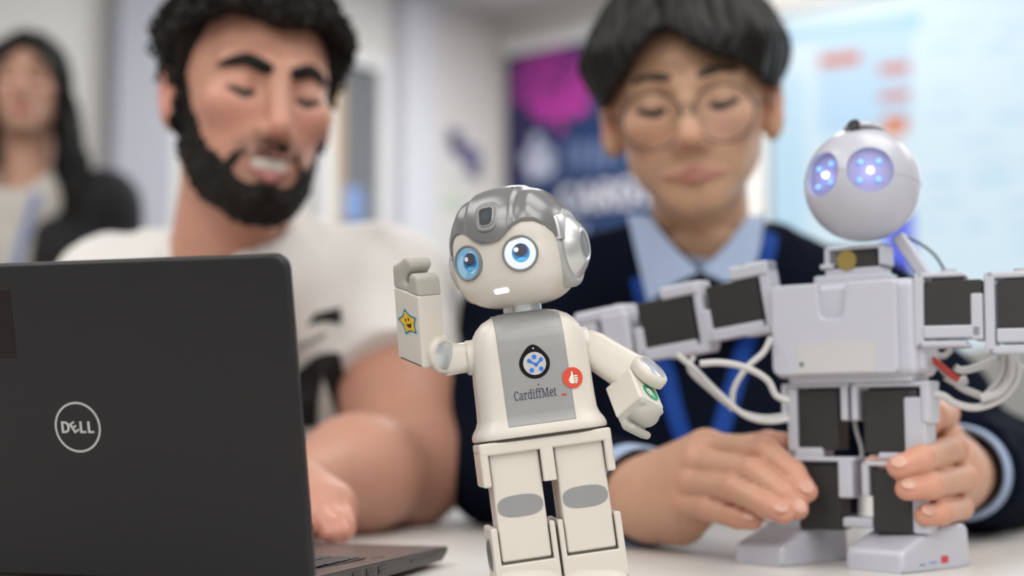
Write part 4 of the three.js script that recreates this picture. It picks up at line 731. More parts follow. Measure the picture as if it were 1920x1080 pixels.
// ---------------------------------------------------------------- man in the white T-shirt
{
  const skin = [0.54, 0.275, 0.195], rosy = [0.62, 0.25, 0.19];
  const t = thing('person', 'smiling bearded man in a white T-shirt typing on the laptop', 'person', V(-0.3, 0, -1.6));
  const H = headField({ skin, rosy, lip: [0.46, 0.16, 0.15], smile: 1, jaw: 1.0, wide: 0.98, browThick: 1.4, browUp: -0.004, ear: 1.12, stubble: [0.16, 0.1, 0.08] });
  const HC = P(472, 193, 1.385), HM = frame(HC, R(4), R(27), R(-4), 1.03);
  const inv = HM.clone().invert(), loc = (x, y, z) => V(x, y, z).applyMatrix4(inv);
  // torso, arm and hand
  const nk = V(0, -0.15, -0.04).applyMatrix4(HM), sL = P(215, 580, 1.55), sR = P(722, 565, 1.53), el = P(765, 878, 1.36), wr = P(548, 926, 1.12), kn = P(586, 955, 1.04);
  const armB = chain([sR, P(752, 740, 1.45), el], [0.062, 0.06, 0.055]).concat(chain([el, P(670, 888, 1.24), wr], [0.055, 0.05, 0.032]));
  const otherEl = P(170, 900, 1.36), otherWr = P(330, 960, 1.13);
  const armA = chain([sL, otherEl], [0.055, 0.046]).concat(chain([otherEl, otherWr], [0.046, 0.03]));
  const chest = V((sL.x + sR.x) / 2, sL.y - 0.16, -1.6), hip = V(chest.x, 0.5, -1.64);
  const trunk = [[[chest.x - 0.09, sL.y - 0.03, -1.61], [chest.x + 0.09, sL.y - 0.03, -1.61], 0.05, 0.05], [[chest.x, chest.y, -1.62], [hip.x, hip.y, hip.z], 0.1, 0.1], [toArr(nk), [nk.x, nk.y - 0.06, nk.z - 0.09], 0.045, 0.05]];
  const bodyB = [...armB, ...armA, ...trunk], [blo, bhi] = bounds(bodyB, 0.02);
  const palm = [[toArr(wr), toArr(kn), 0.028, 0.022], [toArr(wr), toArr(P(628, 950, 1.05)), 0.026, 0.018]];
  const fing = [[[575, 968, 1.02], [560, 990, 1.0], [566, 1012, 0.985]], [[600, 966, 1.02], [612, 985, 0.995], [622, 1004, 0.985]], [[616, 962, 1.03], [632, 978, 1.005], [642, 1000, 0.99]], [[628, 955, 1.045], [644, 974, 1.025], [650, 992, 1.01]], [[580, 930, 1.06], [556, 950, 1.03], [545, 980, 1.01]]].map((f, i) => chain([i === 4 ? wr : kn, ...f.map((p) => P(...p))], [0.011, 0.0095, 0.0088, 0.0075]));
  const palmO = [[toArr(otherWr), toArr(P(400, 985, 1.05)), 0.028, 0.022]];
  const fingO = [0, 1, 2, 3].map((i) => chain([P(400, 980, 1.05), P(430 + 6 * i, 985, 1.04 - 0.018 * i), P(455 + 6 * i, 1000, 1.02 - 0.018 * i), P(462 + 6 * i, 1012, 1.01 - 0.018 * i)], [0.011, 0.009, 0.0085, 0.0075])).concat([chain([P(350, 965, 1.1), P(400, 990, 1.0), P(430, 1006, 0.985)], [0.012, 0.01, 0.008])]);
  const body = mergeColored([
    surface(H.f, ...headBox, 0.0028, H.color).applyMatrix4(HM),
    surface(field(bodyB, 0.03), blo, bhi, 0.011, skinTone(skin.map((v) => v * 0.95), rosy)),
    surface(handField(palm, fing), ...bounds([...palm, ...fing.flat()], 0.012), 0.003, skinTone(skin, [0.66, 0.27, 0.21], fing)),
    surface(handField(palmO, fingO), ...bounds([...palmO, ...fingO.flat()], 0.012), 0.0035, skinTone(skin, rosy, fingO))]);
  part(t, 'body', body, skinMat);
  // T-shirt: trunk and sleeves, open at neck and hems
  const hemR = sR.clone().lerp(el, 0.5), hemL = sL.clone().lerp(otherEl, 0.5);
  const shirtB = [[toArr(sR), toArr(hemR), 0.08, 0.076], [toArr(sL), toArr(hemL), 0.075, 0.072], [[chest.x - 0.1, sL.y - 0.03, -1.585], [chest.x + 0.1, sL.y - 0.03, -1.585], 0.09, 0.09], [[chest.x - 0.05, chest.y, -1.59], [chest.x - 0.05, hip.y - 0.02, hip.z], 0.145, 0.15], [[chest.x + 0.05, chest.y, -1.59], [chest.x + 0.05, hip.y - 0.02, hip.z], 0.145, 0.15], [[nk.x + 0.01, nk.y - 0.012, nk.z - 0.035], toArr(sR), 0.066, 0.07], [[nk.x - 0.01, nk.y - 0.012, nk.z - 0.035], toArr(sL), 0.066, 0.07]];
  const sf0 = field(shirtB, 0.05), neckC = V(nk.x, nk.y + 0.045, nk.z + 0.006);
  const cut = (x, y, z, h, from) => { const n = h.clone().sub(from).normalize(); return (x - h.x) * n.x + (y - h.y) * n.y + (z - h.z) * n.z; };
  const sf = (x, y, z) => {
    let d = sf0(x, y, z) + folds(x, y, z, 0.005, 9) + 0.002 * Math.sin(40 * x + 25 * y + 6 * noise3(x * 6, y * 6, z * 6));
    for (const [h, a] of [[hemR, sR], [hemL, sL]]) if (len(x - h.x, y - h.y, z - h.z) < 0.16) d = smax(d, cut(x, y, z, h, a) - 0.0, 0.006);
    return smax(d, -sdE(x, y, z, toArr(neckC), [0.066, 0.06, 0.07]), 0.008);
  };
  const shirt = part(t, 't_shirt', surface(sf, ...bounds(shirtB, 0.03), 0.0085), M([0.78, 0.765, 0.745], 0.85, { sheen: 0.3 }), null, t, 'white T-shirt');
  // black print on the chest
  const tex = canvas(512, 640, (c, w, h) => {
    c.clearRect(0, 0, w, h); c.fillStyle = '#0d0d10';
    c.beginPath(); c.moveTo(205, 26); c.lineTo(365, 8); c.lineTo(365, 104); c.quadraticCurveTo(250, 52, 150, 88); c.fill();
    c.beginPath(); c.moveTo(20, 310); c.quadraticCurveTo(200, 208, 346, 250); c.lineTo(354, 600); c.lineTo(256, 600); c.lineTo(222, 356); c.lineTo(204, 356); c.lineTo(120, 620); c.lineTo(10, 620); c.fill();
    c.fillStyle = '#4a4a50'; for (let i = 0; i < 9; i++) { c.beginPath(); c.ellipse(60 + i * 24, 196 - i * 7 + (i % 2) * 5, 9, 12, -0.3, 0, 7); c.fill(); }
  });
  const pc = P(624, 694, 1.46);   // middle of the print, which lies on the cloth and is turned a little with it
  const pr = patch((u, v) => { const a = (u - 0.5) * 0.092, b = (v - 0.5) * 0.128, x = pc.x + a * 0.996 - b * 0.087, y = pc.y + a * 0.087 + b * 0.996; return V(x, y, landOn(sf, x, y, -1.2) + 0.003); }, 30, 40);
  part(t, 'chest_print', pr, M([1, 1, 1], 0.8, { map: tex, alphaTest: 0.5, side: THREE.DoubleSide }), null, shirt, 'black chest print');
  // hair: curls over the skull, short at the sides
  const hairF = (x, y, z) => {
    const side = smooth(0.02, 0.07, y), th = lerp(0.012, 0.029, side), n = 0.0075 * noise3(x * 75, y * 75, z * 75) + 0.005 * noise3(x * 150 + 9, y * 150, z * 150) + 0.004 * noise3(x * 30, y * 30, z * 30);
    const d = H.cran(x, y, z) - th - n * lerp(0.5, 1.1, side);
    const line = z > 0.03 ? 0.069 - 0.012 * smooth(0.03, 0.066, Math.abs(x)) - 0.008 * Math.cos(x * 60) + 0.004 * noise3(x * 90, 3, z * 40) : lerp(0.0, 0.05, smooth(0.006, 0.032, z));
    const low = z > -0.035 ? line : lerp(line, -0.055, smooth(-0.035, -0.06, z));
    return smax(smax(d, low - y, 0.006), -(H.cran(x, y, z) + 0.004), 0.002);
  };
  const hg = [surface(hairF, [-0.125, -0.075, -0.16], [0.125, 0.18, 0.135], 0.0032)];
  for (let i = 0; i < 420; i++) {   // loose curls
    const a = rnd() * TAU, b = Math.asin(lerp(-0.25, 1, rnd())), dir = V(Math.cos(b) * Math.sin(a), Math.sin(b), Math.cos(b) * Math.cos(a)); let r = 0.06; while (r < 0.2 && hairF(dir.x * r, dir.y * r + 0.03, dir.z * r - 0.014) < 0.001 || r < 0.07) r += 0.002; if (r > 0.19) continue;
    const p = dir.clone().multiplyScalar(r - 0.004).add(V(0, 0.03, -0.014)); if (hairF(p.x, p.y, p.z) > 0.004) continue;
    const u = V(rnd() - 0.5, rnd() - 0.5, rnd() - 0.5).cross(dir).normalize(), w = dir.clone().cross(u), R0 = 0.005 + 0.004 * rnd(), pts = [];
    for (let k = 0; k < 9; k++) { const q = k / 8 * 5.5; pts.push(p.clone().addScaledVector(u, R0 * Math.cos(q)).addScaledVector(w, R0 * 0.4 * k / 4 - R0).addScaledVector(dir, R0 * Math.sin(q))); }
    hg.push(tube(pts, 0.0016, 10, 4));
  }
  part(t, 'hair', merge(hg), hairSoft, HM, t, 'short curly black hair');
  // beard along the jaw with a thin moustache
  const beardF = (X, y, z) => {
    const x = Math.abs(X), n = 0.0025 * noise3(X * 110, y * 110, z * 110);
    let d = sdC(x, y, z, [0.072, 0.005, 0.012], [0.066, -0.045, 0.02], 0.011, 0.02);
    d = smin(d, sdC(x, y, z, [0.066, -0.045, 0.02], [0.046, -0.087, 0.05], 0.02, 0.025), 0.015);
    d = smin(d, sdC(x, y, z, [0.046, -0.087, 0.05], [0, -0.113, 0.078], 0.025, 0.023), 0.015);
    d = smin(d, sdC(x, y, z, [0, -0.094, 0.094], [0, -0.1, 0.09], 0.008, 0.01), 0.008);
    d = Math.min(d, sdC(x, y, z, [0.003, -0.0545, 0.103], [0.026, -0.0575, 0.09], 0.0042, 0.0042), sdC(x, y, z, [0.026, -0.0575, 0.09], [0.036, -0.072, 0.078], 0.0042, 0.005));
    const thick = lerp(0.002, 0.0095, smooth(-0.06, -0.1, y));
    return smax(Math.max(H.f(X, y, z) - thick - n, -H.f(X, y, z) - 0.004), d - n, 0.004);
  };
  part(t, 'beard', surface(beardF, [-0.1, -0.15, -0.03], [0.1, 0.03, 0.125], 0.0025), hairSoft, HM, t, 'black full beard');
  for (const s of [-1, 1]) part(t, 'eyebrow', surface(H.brow, [s < 0 ? -0.075 : 0, 0.005, 0.04], [s < 0 ? 0 : 0.075, 0.05, 0.12], 0.0016), hairSoft, HM);
  for (const s of [-1, 1]) part(t, 'eyelash', surface(H.lash, [s < 0 ? -0.06 : 0, -0.015, 0.06], [s < 0 ? 0 : 0.06, 0.012, 0.11], 0.0012), mat.black, HM);
  part(t, 'teeth', patch((u, v) => { const a = lerp(-1, 1, u); return V(a * 0.025, -0.0648 - 0.0095 * (1 - v) + 0.003 * a * a, 0.0945 - 0.012 * a * a); }, 24, 4), M([0.55, 0.51, 0.45], 0.4, { side: THREE.DoubleSide }), HM);
  seated(t, V(chest.x, 0.5, -1.66), 0, 0, 0, M([0.03, 0.035, 0.05], 0.8));
  chair('dark chair under the man in the white T-shirt', chest.x, -1.7, 0, M([0.05, 0.05, 0.055], 0.7), 0.8);
}
// a thin slab through points in space
function slab(pts, thick) {
  const c = pts.reduce((s, p) => s.add(p), V(0, 0, 0)).multiplyScalar(1 / pts.length), n = V(0, 0, 0); for (let i = 0; i < pts.length; i++) n.add(pts[i].clone().sub(c).cross(pts[(i + 1) % pts.length].clone().sub(c))); n.normalize();
  const x = pts[1].clone().sub(pts[0]).normalize(), y = n.clone().cross(x), flat = pts.map((p) => new THREE.Vector2(p.clone().sub(c).dot(x), p.clone().sub(c).dot(y)));
  const tri = THREE.ShapeUtils.triangulateShape(flat, []), top = pts.map((p) => p.clone().addScaledVector(n, thick)), pos = [], put = (...v) => v.forEach((q) => pos.push(q.x, q.y, q.z));
  for (const [a, b, d] of tri) { put(top[a], top[b], top[d]); put(pts[a], pts[d], pts[b]); }
  for (let i = 0; i < pts.length; i++) { const j = (i + 1) % pts.length; put(pts[i], pts[j], top[j]); put(pts[i], top[j], top[i]); }
  const g = new THREE.BufferGeometry(); g.setAttribute('position', new THREE.Float32BufferAttribute(pos, 3)); g.computeVertexNormals(); return toCreasedNormals(mergeVertices(g), R(40));
}
// ---------------------------------------------------------------- man in the navy sweater
{
  const skin = [0.56, 0.335, 0.215], rosy = [0.60, 0.27, 0.19];
  const t = thing('person', 'young man in glasses and navy sweater holding the white robot', 'person', V(0.2, 0, -1.6));
  const H = headField({ skin, rosy, lip: [0.46, 0.185, 0.15], nz: -0.095, smile: 0, jaw: 0.86, wide: 1.1, ear: 1.3, browThick: 0.95, browUp: 0.003 });
  const HC = P(1292, 200, 1.40), HM = frame(HC, R(11), R(-10), R(4.5), 0.965);
  const nk = V(0, -0.15, -0.04).applyMatrix4(HM);
  const sL = P(1000, 605, 1.56), sR = P(1600, 605, 1.56), elL = P(950, 872, 1.37), elR = P(1868, 898, 1.36), wL = P(1205, 932, 1.085), wR = P(1772, 888, 1.105);
  const cx = (sL.x + sR.x) / 2, ty = sL.y;
  const bodyB = [...chain([elL, wL], [0.04, 0.031]), ...chain([elR, wR], [0.04, 0.031]), [toArr(nk), [nk.x, nk.y - 0.08, nk.z - 0.11], 0.04, 0.045], [[cx, ty - 0.12, -1.62], [cx, 0.55, -1.63], 0.09, 0.1], ...chain([sL, elL], [0.05, 0.042]), ...chain([sR, elR], [0.05, 0.042])];
  const palmL = [[toArr(wL), toArr(P(1320, 850, 1.02)), 0.028, 0.018], [toArr(wL), toArr(P(1305, 900, 1.02)), 0.028, 0.02], [toArr(P(1225, 945, 1.07)), toArr(P(1300, 955, 1.02)), 0.026, 0.018], [toArr(P(1240, 960, 1.06)), toArr(P(1282, 985, 1.04)), 0.02, 0.014]];
  const fl = [
    [[1330, 836, 1.015], [1436, 846, 0.965], [1486, 886, 0.942], [1513, 922, 0.93]],
    [[1312, 868, 1.005], [1414, 884, 0.95], [1470, 926, 0.93], [1496, 954, 0.925]],
    [[1300, 908, 1.0], [1378, 916, 0.955], [1440, 948, 0.93], [1470, 962, 0.92]],
    [[1290, 945, 1.005], [1332, 955, 0.975], [1382, 970, 0.955], [1412, 976, 0.945]],
    [[1310, 860, 1.05], [1380, 840, 1.03], [1440, 830, 1.0], [1470, 830, 0.985]]].map((f, i) => chain(f.map((p) => P(...p)), i === 3 ? [0.0095, 0.009, 0.008, 0.007] : [0.0105, 0.0098, 0.009, 0.0078]));
  const palmR = [[toArr(wR), toArr(P(1745, 862, 1.055)), 0.03, 0.022], [toArr(wR), toArr(P(1750, 915, 1.05)), 0.03, 0.022], [toArr(wR), toArr(P(1752, 800, 1.06)), 0.024, 0.018]];
  const fr = [
    [[1768, 850, 1.03], [1788, 842, 0.955], [1728, 861, 0.9], [1684, 876, 0.898]],
    [[1772, 900, 1.03], [1806, 897, 0.955], [1742, 911, 0.9], [1700, 917, 0.898]],
    [[1770, 940, 1.03], [1800, 951, 0.955], [1764, 962, 0.905], [1734, 967, 0.9]],
    [[1752, 815, 1.05], [1772, 775, 1.0], [1752, 780, 0.965], [1740, 800, 0.95]],
    [[1740, 900, 1.08], [1690, 880, 1.04], [1640, 880, 1.0], [1610, 890, 0.985]]].map((f, i) => chain(f.map((p) => P(...p)), i === 2 ? [0.0095, 0.0092, 0.0082, 0.0072] : [0.0108, 0.0102, 0.0094, 0.008]));
  const handTone = skinTone([0.58, 0.33, 0.22], [0.66, 0.28, 0.2], fl), handTone2 = skinTone([0.6, 0.33, 0.22], [0.66, 0.28, 0.2], fr);
  part(t, 'body', mergeColored([
    surface(H.f, ...headBox, 0.0028, H.color).applyMatrix4(HM),
    surface(field(bodyB, 0.03), ...bounds(bodyB, 0.02), 0.011, skinTone(skin, rosy)),
    surface(handField(palmL, fl), ...bounds([...palmL, ...fl.flat()], 0.012), 0.0026, handTone),
    surface(handField(palmR, fr), ...bounds([...palmR, ...fr.flat()], 0.012), 0.0026, handTone2)]), skinMat);
  const nailM = M([0.62, 0.35, 0.27], 0.3);
  for (const c of [...fl.slice(0, 4), ...fr.slice(0, 3)]) {   // finger nails
    const [a, b, ra, rb] = c[c.length - 1], A = V(...a), B = V(...b), dir = B.clone().sub(A).normalize(), out = camera.position.clone().sub(B).setY(0.1).normalize().add(V(0, 0.45, 0)); out.addScaledVector(dir, -out.dot(dir)).normalize();
    part(t, 'nail', new THREE.SphereGeometry(1, 16, 10).scale(0.0048, 0.0011, 0.006), nailM, basis(B.clone().addScaledVector(out, rb * 0.93), dir.clone().cross(out).negate(), out, dir));
  }
  // shirt under the sweater
  const shirtM = M([0.36, 0.46, 0.66], 0.75), navy = M([0.004, 0.0065, 0.015], 0.95, { specularIntensity: 0.12 });
  const torsoB = (g) => [[[cx - 0.1, ty - 0.02, -1.58], [cx + 0.1, ty - 0.02, -1.58], 0.085 + g, 0.085 + g], [[cx - 0.05, ty - 0.14, -1.575], [cx - 0.05, 0.52, -1.6], 0.13 + g, 0.14 + g], [[cx + 0.05, ty - 0.14, -1.575], [cx + 0.05, 0.52, -1.6], 0.13 + g, 0.14 + g], [[nk.x - 0.01, nk.y - 0.022, nk.z - 0.035], toArr(sL), 0.056 + g, 0.066 + g], [[nk.x + 0.01, nk.y - 0.022, nk.z - 0.035], toArr(sR), 0.056 + g, 0.066 + g]];
  const shirtB = torsoB(0), sh0 = field(shirtB, 0.05), nC = [nk.x, nk.y + 0.045, nk.z + 0.006];
  const shirtF = (x, y, z) => smax(sh0(x, y, z), -sdE(x, y, z, nC, [0.06, 0.062, 0.064]), 0.006);
  const shirt = part(t, 'shirt', surface(shirtF, ...bounds(shirtB, 0.02), 0.009), shirtM, null, t, 'light blue shirt');
  const leaf = (pts) => slab(pts.map((p) => P(...p)), 0.003);
  part(t, 'shirt_collar', leaf([[1176, 402, 1.475], [1192, 470, 1.43], [1214, 566, 1.395], [1262, 532, 1.375], [1310, 508, 1.365], [1262, 462, 1.39], [1214, 404, 1.45]].reverse()), shirtM, null, shirt);
  part(t, 'shirt_collar', leaf([[1434, 400, 1.475], [1428, 452, 1.43], [1412, 516, 1.40], [1362, 528, 1.375], [1316, 508, 1.365], [1362, 460, 1.39], [1402, 406, 1.45]]), shirtM, null, shirt);
  // sweater
  const swB = [...torsoB(0.012), ...chain([sL, P(945, 760, 1.46), elL], [0.075, 0.066, 0.057]), ...chain([elL, P(1165, 926, 1.125)], [0.056, 0.044]), ...chain([sR, P(1735, 770, 1.47), elR], [0.072, 0.06, 0.056]), ...chain([elR, P(1815, 885, 1.17)], [0.058, 0.047])];
  const sw0 = field(swB, 0.04), vb = P(1300, 512, 1.42).y, vx = nk.x;
  const cuffL = P(1168, 928, 1.12), cuffR = P(1808, 885, 1.16), dL = wL.clone().sub(elL).normalize(), dR = wR.clone().sub(elR).normalize();
  const swF = (x, y, z) => {
    let d = sw0(x, y, z) + folds(x, y, z, 0.004, 10);
    if (y > vb - 0.03) d = smax(d, -((Math.abs(x - vx) - (y - vb) * 1.12) * 0.68), 0.006);
    for (const [c, n] of [[cuffL, dL], [cuffR, dR]]) if (len(x - c.x, y - c.y, z - c.z) < 0.1) { const q = (x - c.x) * n.x + (y - c.y) * n.y + (z - c.z) * n.z; d = smax(d + 0.0016 * Math.sin(q * 420) * smooth(-0.09, -0.05, q), q, 0.004); }
    return d;
  };
  const sweater = part(t, 'sweater', surface(swF, ...bounds(swB, 0.03), 0.0085), navy, null, t, 'dark navy knitted sweater');
  const cuff = (c, n, r0, r1) => { const x = V(0, 1, 0).cross(n).normalize(), g = lathe([[r0 - 0.004, -0.02], [r0, -0.012], [r0, 0.006], [r1, 0.012], [r0 - 0.003, 0.013], [r0 - 0.006, 0.0]]); return g.applyMatrix4(basis(c, x, n, x.clone().cross(n))); };
  part(t, 'shirt_cuff', cuff(P(1192, 930, 1.098), dL, 0.042, 0.041), shirtM, null, shirt);
  part(t, 'shirt_cuff', cuff(P(1800, 886, 1.15), dR, 0.041, 0.04), shirtM, null, shirt);
  // lanyard
  const lan = thing('lanyard', 'blue lanyard round the neck of the man in the navy sweater', 'lanyard', V(0.2, 0.8, -1.45));
  const blueM = M([0.008, 0.055, 0.3], 0.7, { specularIntensity: 0.4 });
  const on = (list) => list.map(([x, y]) => ray(swF, x, y, 1.1));
  part(lan, 'strap', ribbon(swF, on([[1200, 520], [1222, 600], [1244, 690], [1266, 780], [1290, 850], [1312, 920]]), 0.019, 0.003), blueM);
  part(lan, 'strap', ribbon(swF, on([[1441, 440], [1432, 490], [1416, 570], [1394, 660], [1366, 760], [1338, 850], [1314, 925]]), 0.019, 0.003), blueM);
  // hair: parted, swept to both sides
  const line = (x) => { const pts = [[-0.095, 0.0], [-0.07, 0.026], [-0.05, 0.05], [-0.032, 0.071], [-0.018, 0.077], [0.0, 0.068], [0.02, 0.05], [0.045, 0.04], [0.065, 0.03], [0.082, 0.012], [0.1, 0.0]]; let i = 0; while (i < pts.length - 2 && pts[i + 1][0] < x) i++; const f = clamp((x - pts[i][0]) / (pts[i + 1][0] - pts[i][0]), 0, 1); return lerp(pts[i][1], pts[i + 1][1], f); };
  const hairF = (x, y, z) => {
    const up = smooth(-0.01, 0.07, y), th = lerp(0.011, 0.032, up) + 0.006 * smooth(0.02, 0.08, z) * up;
    const a = Math.atan2(x + 0.018, z + 0.02), strand = 0.0011 * Math.sin(a * 60 + 4 * noise3(x * 16, y * 16, z * 16)) + 0.004 * noise3(x * 18 + a * 2, y * 9, z * 18);
    const part0 = 0.012 * Math.exp(-(((x + 0.018) / 0.008) ** 2)) * smooth(0.0, 0.06, z);
    const d = H.cran(x, y, z) - th - strand + part0;
    const l = z > 0.02 ? line(x) + 0.003 * noise3(x * 120, 1, 2) : lerp(0.012, line(x), smooth(0.002, 0.02, z));
    const low = z > -0.03 ? l : lerp(l, -0.06, smooth(-0.03, -0.06, z));
    return smax(smax(d, low - y, 0.007), -(H.cran(x, y, z) + 0.004), 0.002);
  };
  part(t, 'hair', surface(hairF, [-0.135, -0.08, -0.16], [0.135, 0.17, 0.14], 0.003), M([0.006, 0.0055, 0.006], 0.42, { specularIntensity: 0.5 }), HM, t, 'short black side-parted hair');
  for (const s of [-1, 1]) part(t, 'eyebrow', surface(H.brow, [s < 0 ? -0.085 : 0, 0.005, 0.04], [s < 0 ? 0 : 0.085, 0.05, 0.12], 0.0016), M([0.03, 0.02, 0.016], 0.7), HM);
  for (const s of [-1, 1]) part(t, 'eyelash', surface(H.lash, [s < 0 ? -0.07 : 0, -0.015, 0.06], [s < 0 ? 0 : 0.07, 0.012, 0.11], 0.0012), mat.black, HM);
  // glasses
  const gl = thing('eyeglasses', 'round thin-rimmed glasses on the young man in navy', 'eyeglasses', HC.clone());
  const rimM = M([0.06, 0.055, 0.05], 0.35, { metalness: 0.5 });
  for (const s of [-1, 1]) {
    const LM = HM.clone().multiply(frame(V(0.036 * s, -0.014, 0.1045), R(3), R(9 * s), 0));
    part(gl, 'rim', new THREE.TorusGeometry(0.0295, 0.0011, 8, 60).scale(1.06, 0.98, 1), rimM, LM);
    part(gl, 'lens', new THREE.CircleGeometry(0.0292, 48).scale(1.06, 0.98, 1), M([1, 1, 1], 0.04, { transmission: 1, thickness: 0, ior: 1.5 }), LM);
    part(gl, 'temple', tube([V(0.068 * s, -0.008, 0.1), V(0.082 * s, -0.006, 0.085), V(0.093 * s, 0.0, 0.03), V(0.095 * s, 0.004, -0.012), V(0.092 * s, -0.012, -0.03)], 0.0011, 30, 8), rimM, HM);
    part(gl, 'nose_pad', sph(0.003, 0.012 * s, -0.014, 0.1, 12).scale(0.7, 1.4, 1), M([0.7, 0.68, 0.62], 0.3), HM);
  }
  part(gl, 'bridge', tube([V(-0.0075, -0.006, 0.1095), V(0, 0.0, 0.113), V(0.0075, -0.006, 0.1095)], 0.001, 16, 8), rimM, HM);
  seated(t, V(cx, 0.5, -1.68), 0, 0, 0, M([0.02, 0.02, 0.025], 0.8));
  chair('dark chair under the man in the navy sweater', cx, -1.72, 0, M([0.05, 0.05, 0.055], 0.7), 0.8);
  const gp = P(1945, 700, 1.85); chair('empty pale grey chair beside the man in navy', gp.x, gp.z - 0.05, R(-38), M([0.42, 0.42, 0.41], 0.7), 0.97);
}
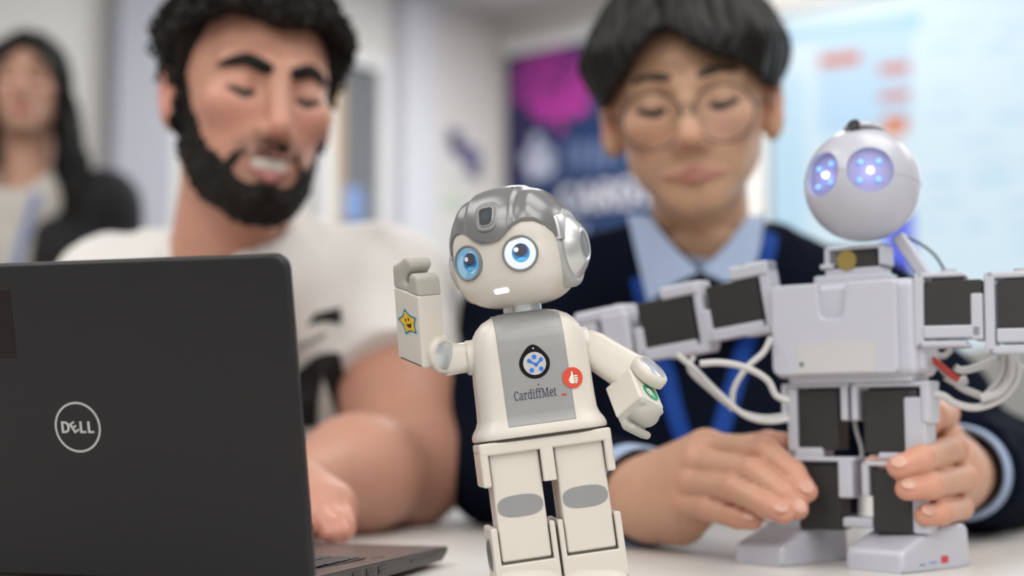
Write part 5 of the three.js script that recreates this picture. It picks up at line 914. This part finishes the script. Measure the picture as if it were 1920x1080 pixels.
// ---------------------------------------------------------------- woman standing at the back
{
  const skin = [0.55, 0.31, 0.22], rosy = [0.62, 0.28, 0.22], HC = P(52, 166, 2.85), HM = frame(HC, R(-3), R(12), 0, 0.96);
  const t = thing('person', 'woman with long black hair in a black blazer standing at the back', 'person', V(HC.x, 0, HC.z));
  const H = headField({ skin, rosy, lip: [0.5, 0.13, 0.14], smile: 0, jaw: 0.9, wide: 0.95, browThick: 0.8 });
  const w = (x, y, z) => V(x, y, z).applyMatrix4(HM), sh = [w(-0.17, -0.25, -0.05), w(0.17, -0.25, -0.05)], el = [w(-0.23, -0.5, -0.06), w(0.23, -0.5, -0.06)], wr = [w(-0.2, -0.72, 0.06), w(0.2, -0.72, 0.06)], nk = w(0, -0.14, -0.04);
  const hipY = 0.92, c = w(0, -0.4, -0.05);
  const bodyB = [[toArr(nk), [nk.x, nk.y - 0.1, nk.z - 0.02], 0.05, 0.07], [[c.x, c.y, c.z], [c.x, hipY, c.z], 0.1, 0.12], ...chain([sh[0], el[0], wr[0]], [0.045, 0.038, 0.025]), ...chain([sh[1], el[1], wr[1]], [0.045, 0.038, 0.025])];
  for (const s of [0, 1]) for (let i = 0; i < 5; i++) bodyB.push(...chain([wr[s], wr[s].clone().add(V((i - 2) * 0.016, -0.08, 0.02)), wr[s].clone().add(V((i - 2) * 0.019, -0.15 + (i % 4 ? 0 : 0.04), 0.035))], [0.02, 0.013, 0.008]));
  part(t, 'body', mergeColored([surface(H.f, ...headBox, 0.004, H.color).applyMatrix4(HM), surface(field(bodyB, 0.015), ...bounds(bodyB, 0.02), 0.009, skinTone(skin, rosy))]), skinMat);
  const blouseB = [[[c.x, sh[0].y - 0.02, c.z + 0.01], [c.x, hipY, c.z + 0.005], 0.1, 0.105], [[sh[0].x * 0.6 + sh[1].x * 0.4, sh[0].y, c.z], [sh[0].x * 0.4 + sh[1].x * 0.6, sh[0].y, c.z], 0.066, 0.066]], b0 = field(blouseB, 0.04);
  const blouseF = (x, y, z) => smax(b0(x, y, z) + folds(x, y, z, 0.004, 12), -sdE(x, y, z, [nk.x, nk.y - 0.015, nk.z + 0.06], [0.06, 0.09, 0.08]), 0.01);
  part(t, 'blouse', surface(blouseF, ...bounds(blouseB, 0.03), 0.012), M([0.6, 0.57, 0.53], 0.8), null, t, 'off-white blouse');
  const blB = [...chain([sh[0], el[0], wr[0].clone().lerp(el[0], 0.15)], [0.066, 0.058, 0.045]), ...chain([sh[1], el[1], wr[1].clone().lerp(el[1], 0.15)], [0.066, 0.058, 0.045]), [toArr(sh[0]), toArr(sh[1]), 0.075, 0.075], [[c.x - 0.05, c.y, c.z], [c.x - 0.06, hipY - 0.08, c.z], 0.125, 0.14], [[c.x + 0.05, c.y, c.z], [c.x + 0.06, hipY - 0.08, c.z], 0.125, 0.14]], bl0 = field(blB, 0.04);
  const blF = (x, y, z) => { let d = bl0(x, y, z) + folds(x, y, z, 0.003, 9); if (z > c.z + 0.02) d = smax(d, -(Math.abs(x - c.x - 0.012) - 0.045), 0.008); return smax(d, -sdE(x, y, z, [nk.x, nk.y - 0.02, nk.z + 0.02], [0.07, 0.08, 0.09]), 0.008); };
  part(t, 'blazer', surface(blF, ...bounds(blB, 0.03), 0.011), M([0.008, 0.008, 0.01], 0.85), null, t, 'black blazer');
  const legB = [[[c.x - 0.08, hipY, c.z], [c.x - 0.09, 0.05, c.z], 0.1, 0.06], [[c.x + 0.08, hipY, c.z], [c.x + 0.09, 0.05, c.z], 0.1, 0.06]];
  part(t, 'trousers', surface((x, y, z) => Math.max(field(legB, 0.03)(x, y, z), 0.02 - y), ...bounds(legB, 0.03), 0.018), M([0.01, 0.01, 0.012], 0.85));
  for (const s of [-1, 1]) part(t, 'shoe', loft([{ y: 0, a: 0.04, b: 0.12, n: 2.6 }, { y: 0.03, a: 0.042, b: 0.12, n: 2.5 }, { y: 0.07, a: 0.034, b: 0.07, n: 2.2, z: -0.04 }], 28).translate(c.x + 0.09 * s, 0.001, c.z + 0.05), mat.black);
  const hairF = (X, y, z) => {
    const x = Math.abs(X), n = 0.003 * Math.sin(Math.atan2(X, z) * 40) + 0.004 * noise3(X * 25, y * 12, z * 25);
    let d = Math.max(H.cran(X, y, z) - 0.017, -(H.cran(X, y, z) + 0.004));
    if (z > 0.02) d = smax(d, 0.07 - 0.9 * x * x / 0.06 - y, 0.008); else d = smax(d, -0.03 - y, 0.01);
    d = smin(d, sdC(x, y, z, [0.06, 0.055, 0.015], [0.079, -0.04, 0.0], 0.024, 0.026), 0.02);
    d = smin(d, sdC(x, y, z, [0.079, -0.04, 0.0], [0.1, -0.17, 0.0], 0.026, 0.036), 0.02);
    d = smin(d, sdC(x, y, z, [0.1, -0.17, 0.0], [0.105, -0.3, 0.02], 0.036, 0.022), 0.02);
    d = smin(d, sdC(x, y, z, [0.03, 0.02, -0.08], [0.05, -0.26, -0.1], 0.04, 0.04), 0.03);
    return d - n;
  };
  part(t, 'hair', surface(hairF, [-0.17, -0.35, -0.17], [0.17, 0.16, 0.12], 0.0055), M([0.004, 0.004, 0.0045], 0.5, { specularIntensity: 0.35 }), HM, t, 'long straight black hair');
  for (const s of [-1, 1]) part(t, 'eyebrow', surface(H.brow, [s < 0 ? -0.075 : 0, 0.005, 0.04], [s < 0 ? 0 : 0.075, 0.05, 0.12], 0.002), hairSoft, HM);
  for (const s of [-1, 1]) part(t, 'eyelash', surface(H.lash, [s < 0 ? -0.06 : 0, -0.015, 0.06], [s < 0 ? 0 : 0.06, 0.012, 0.11], 0.0015), mat.black, HM);
  const l = thing('lanyard', 'pale blue lanyard on the woman in the black blazer', 'lanyard', V(c.x, 1, c.z + 0.13)), lm = M([0.22, 0.28, 0.5], 0.6);
  const at = (x, y) => V(c.x + x, nk.y + y, landOn(blouseF, c.x + x, nk.y + y, c.z + 0.4));
  for (const s of [-1, 1]) part(l, 'strap', ribbon(blouseF, [at(0.055 * s, -0.1), at(0.042 * s, -0.17), at(0.022 * s, -0.26), at(0.006 * s, -0.34)], 0.016, 0.004), lm);
  part(l, 'badge', box(0.05, 0.075, 0.003, c.x, nk.y - 0.385, at(0, -0.37).z + 0.008, 0.001), M([0.08, 0.12, 0.45], 0.4));
}
renderer.render(scene, camera);
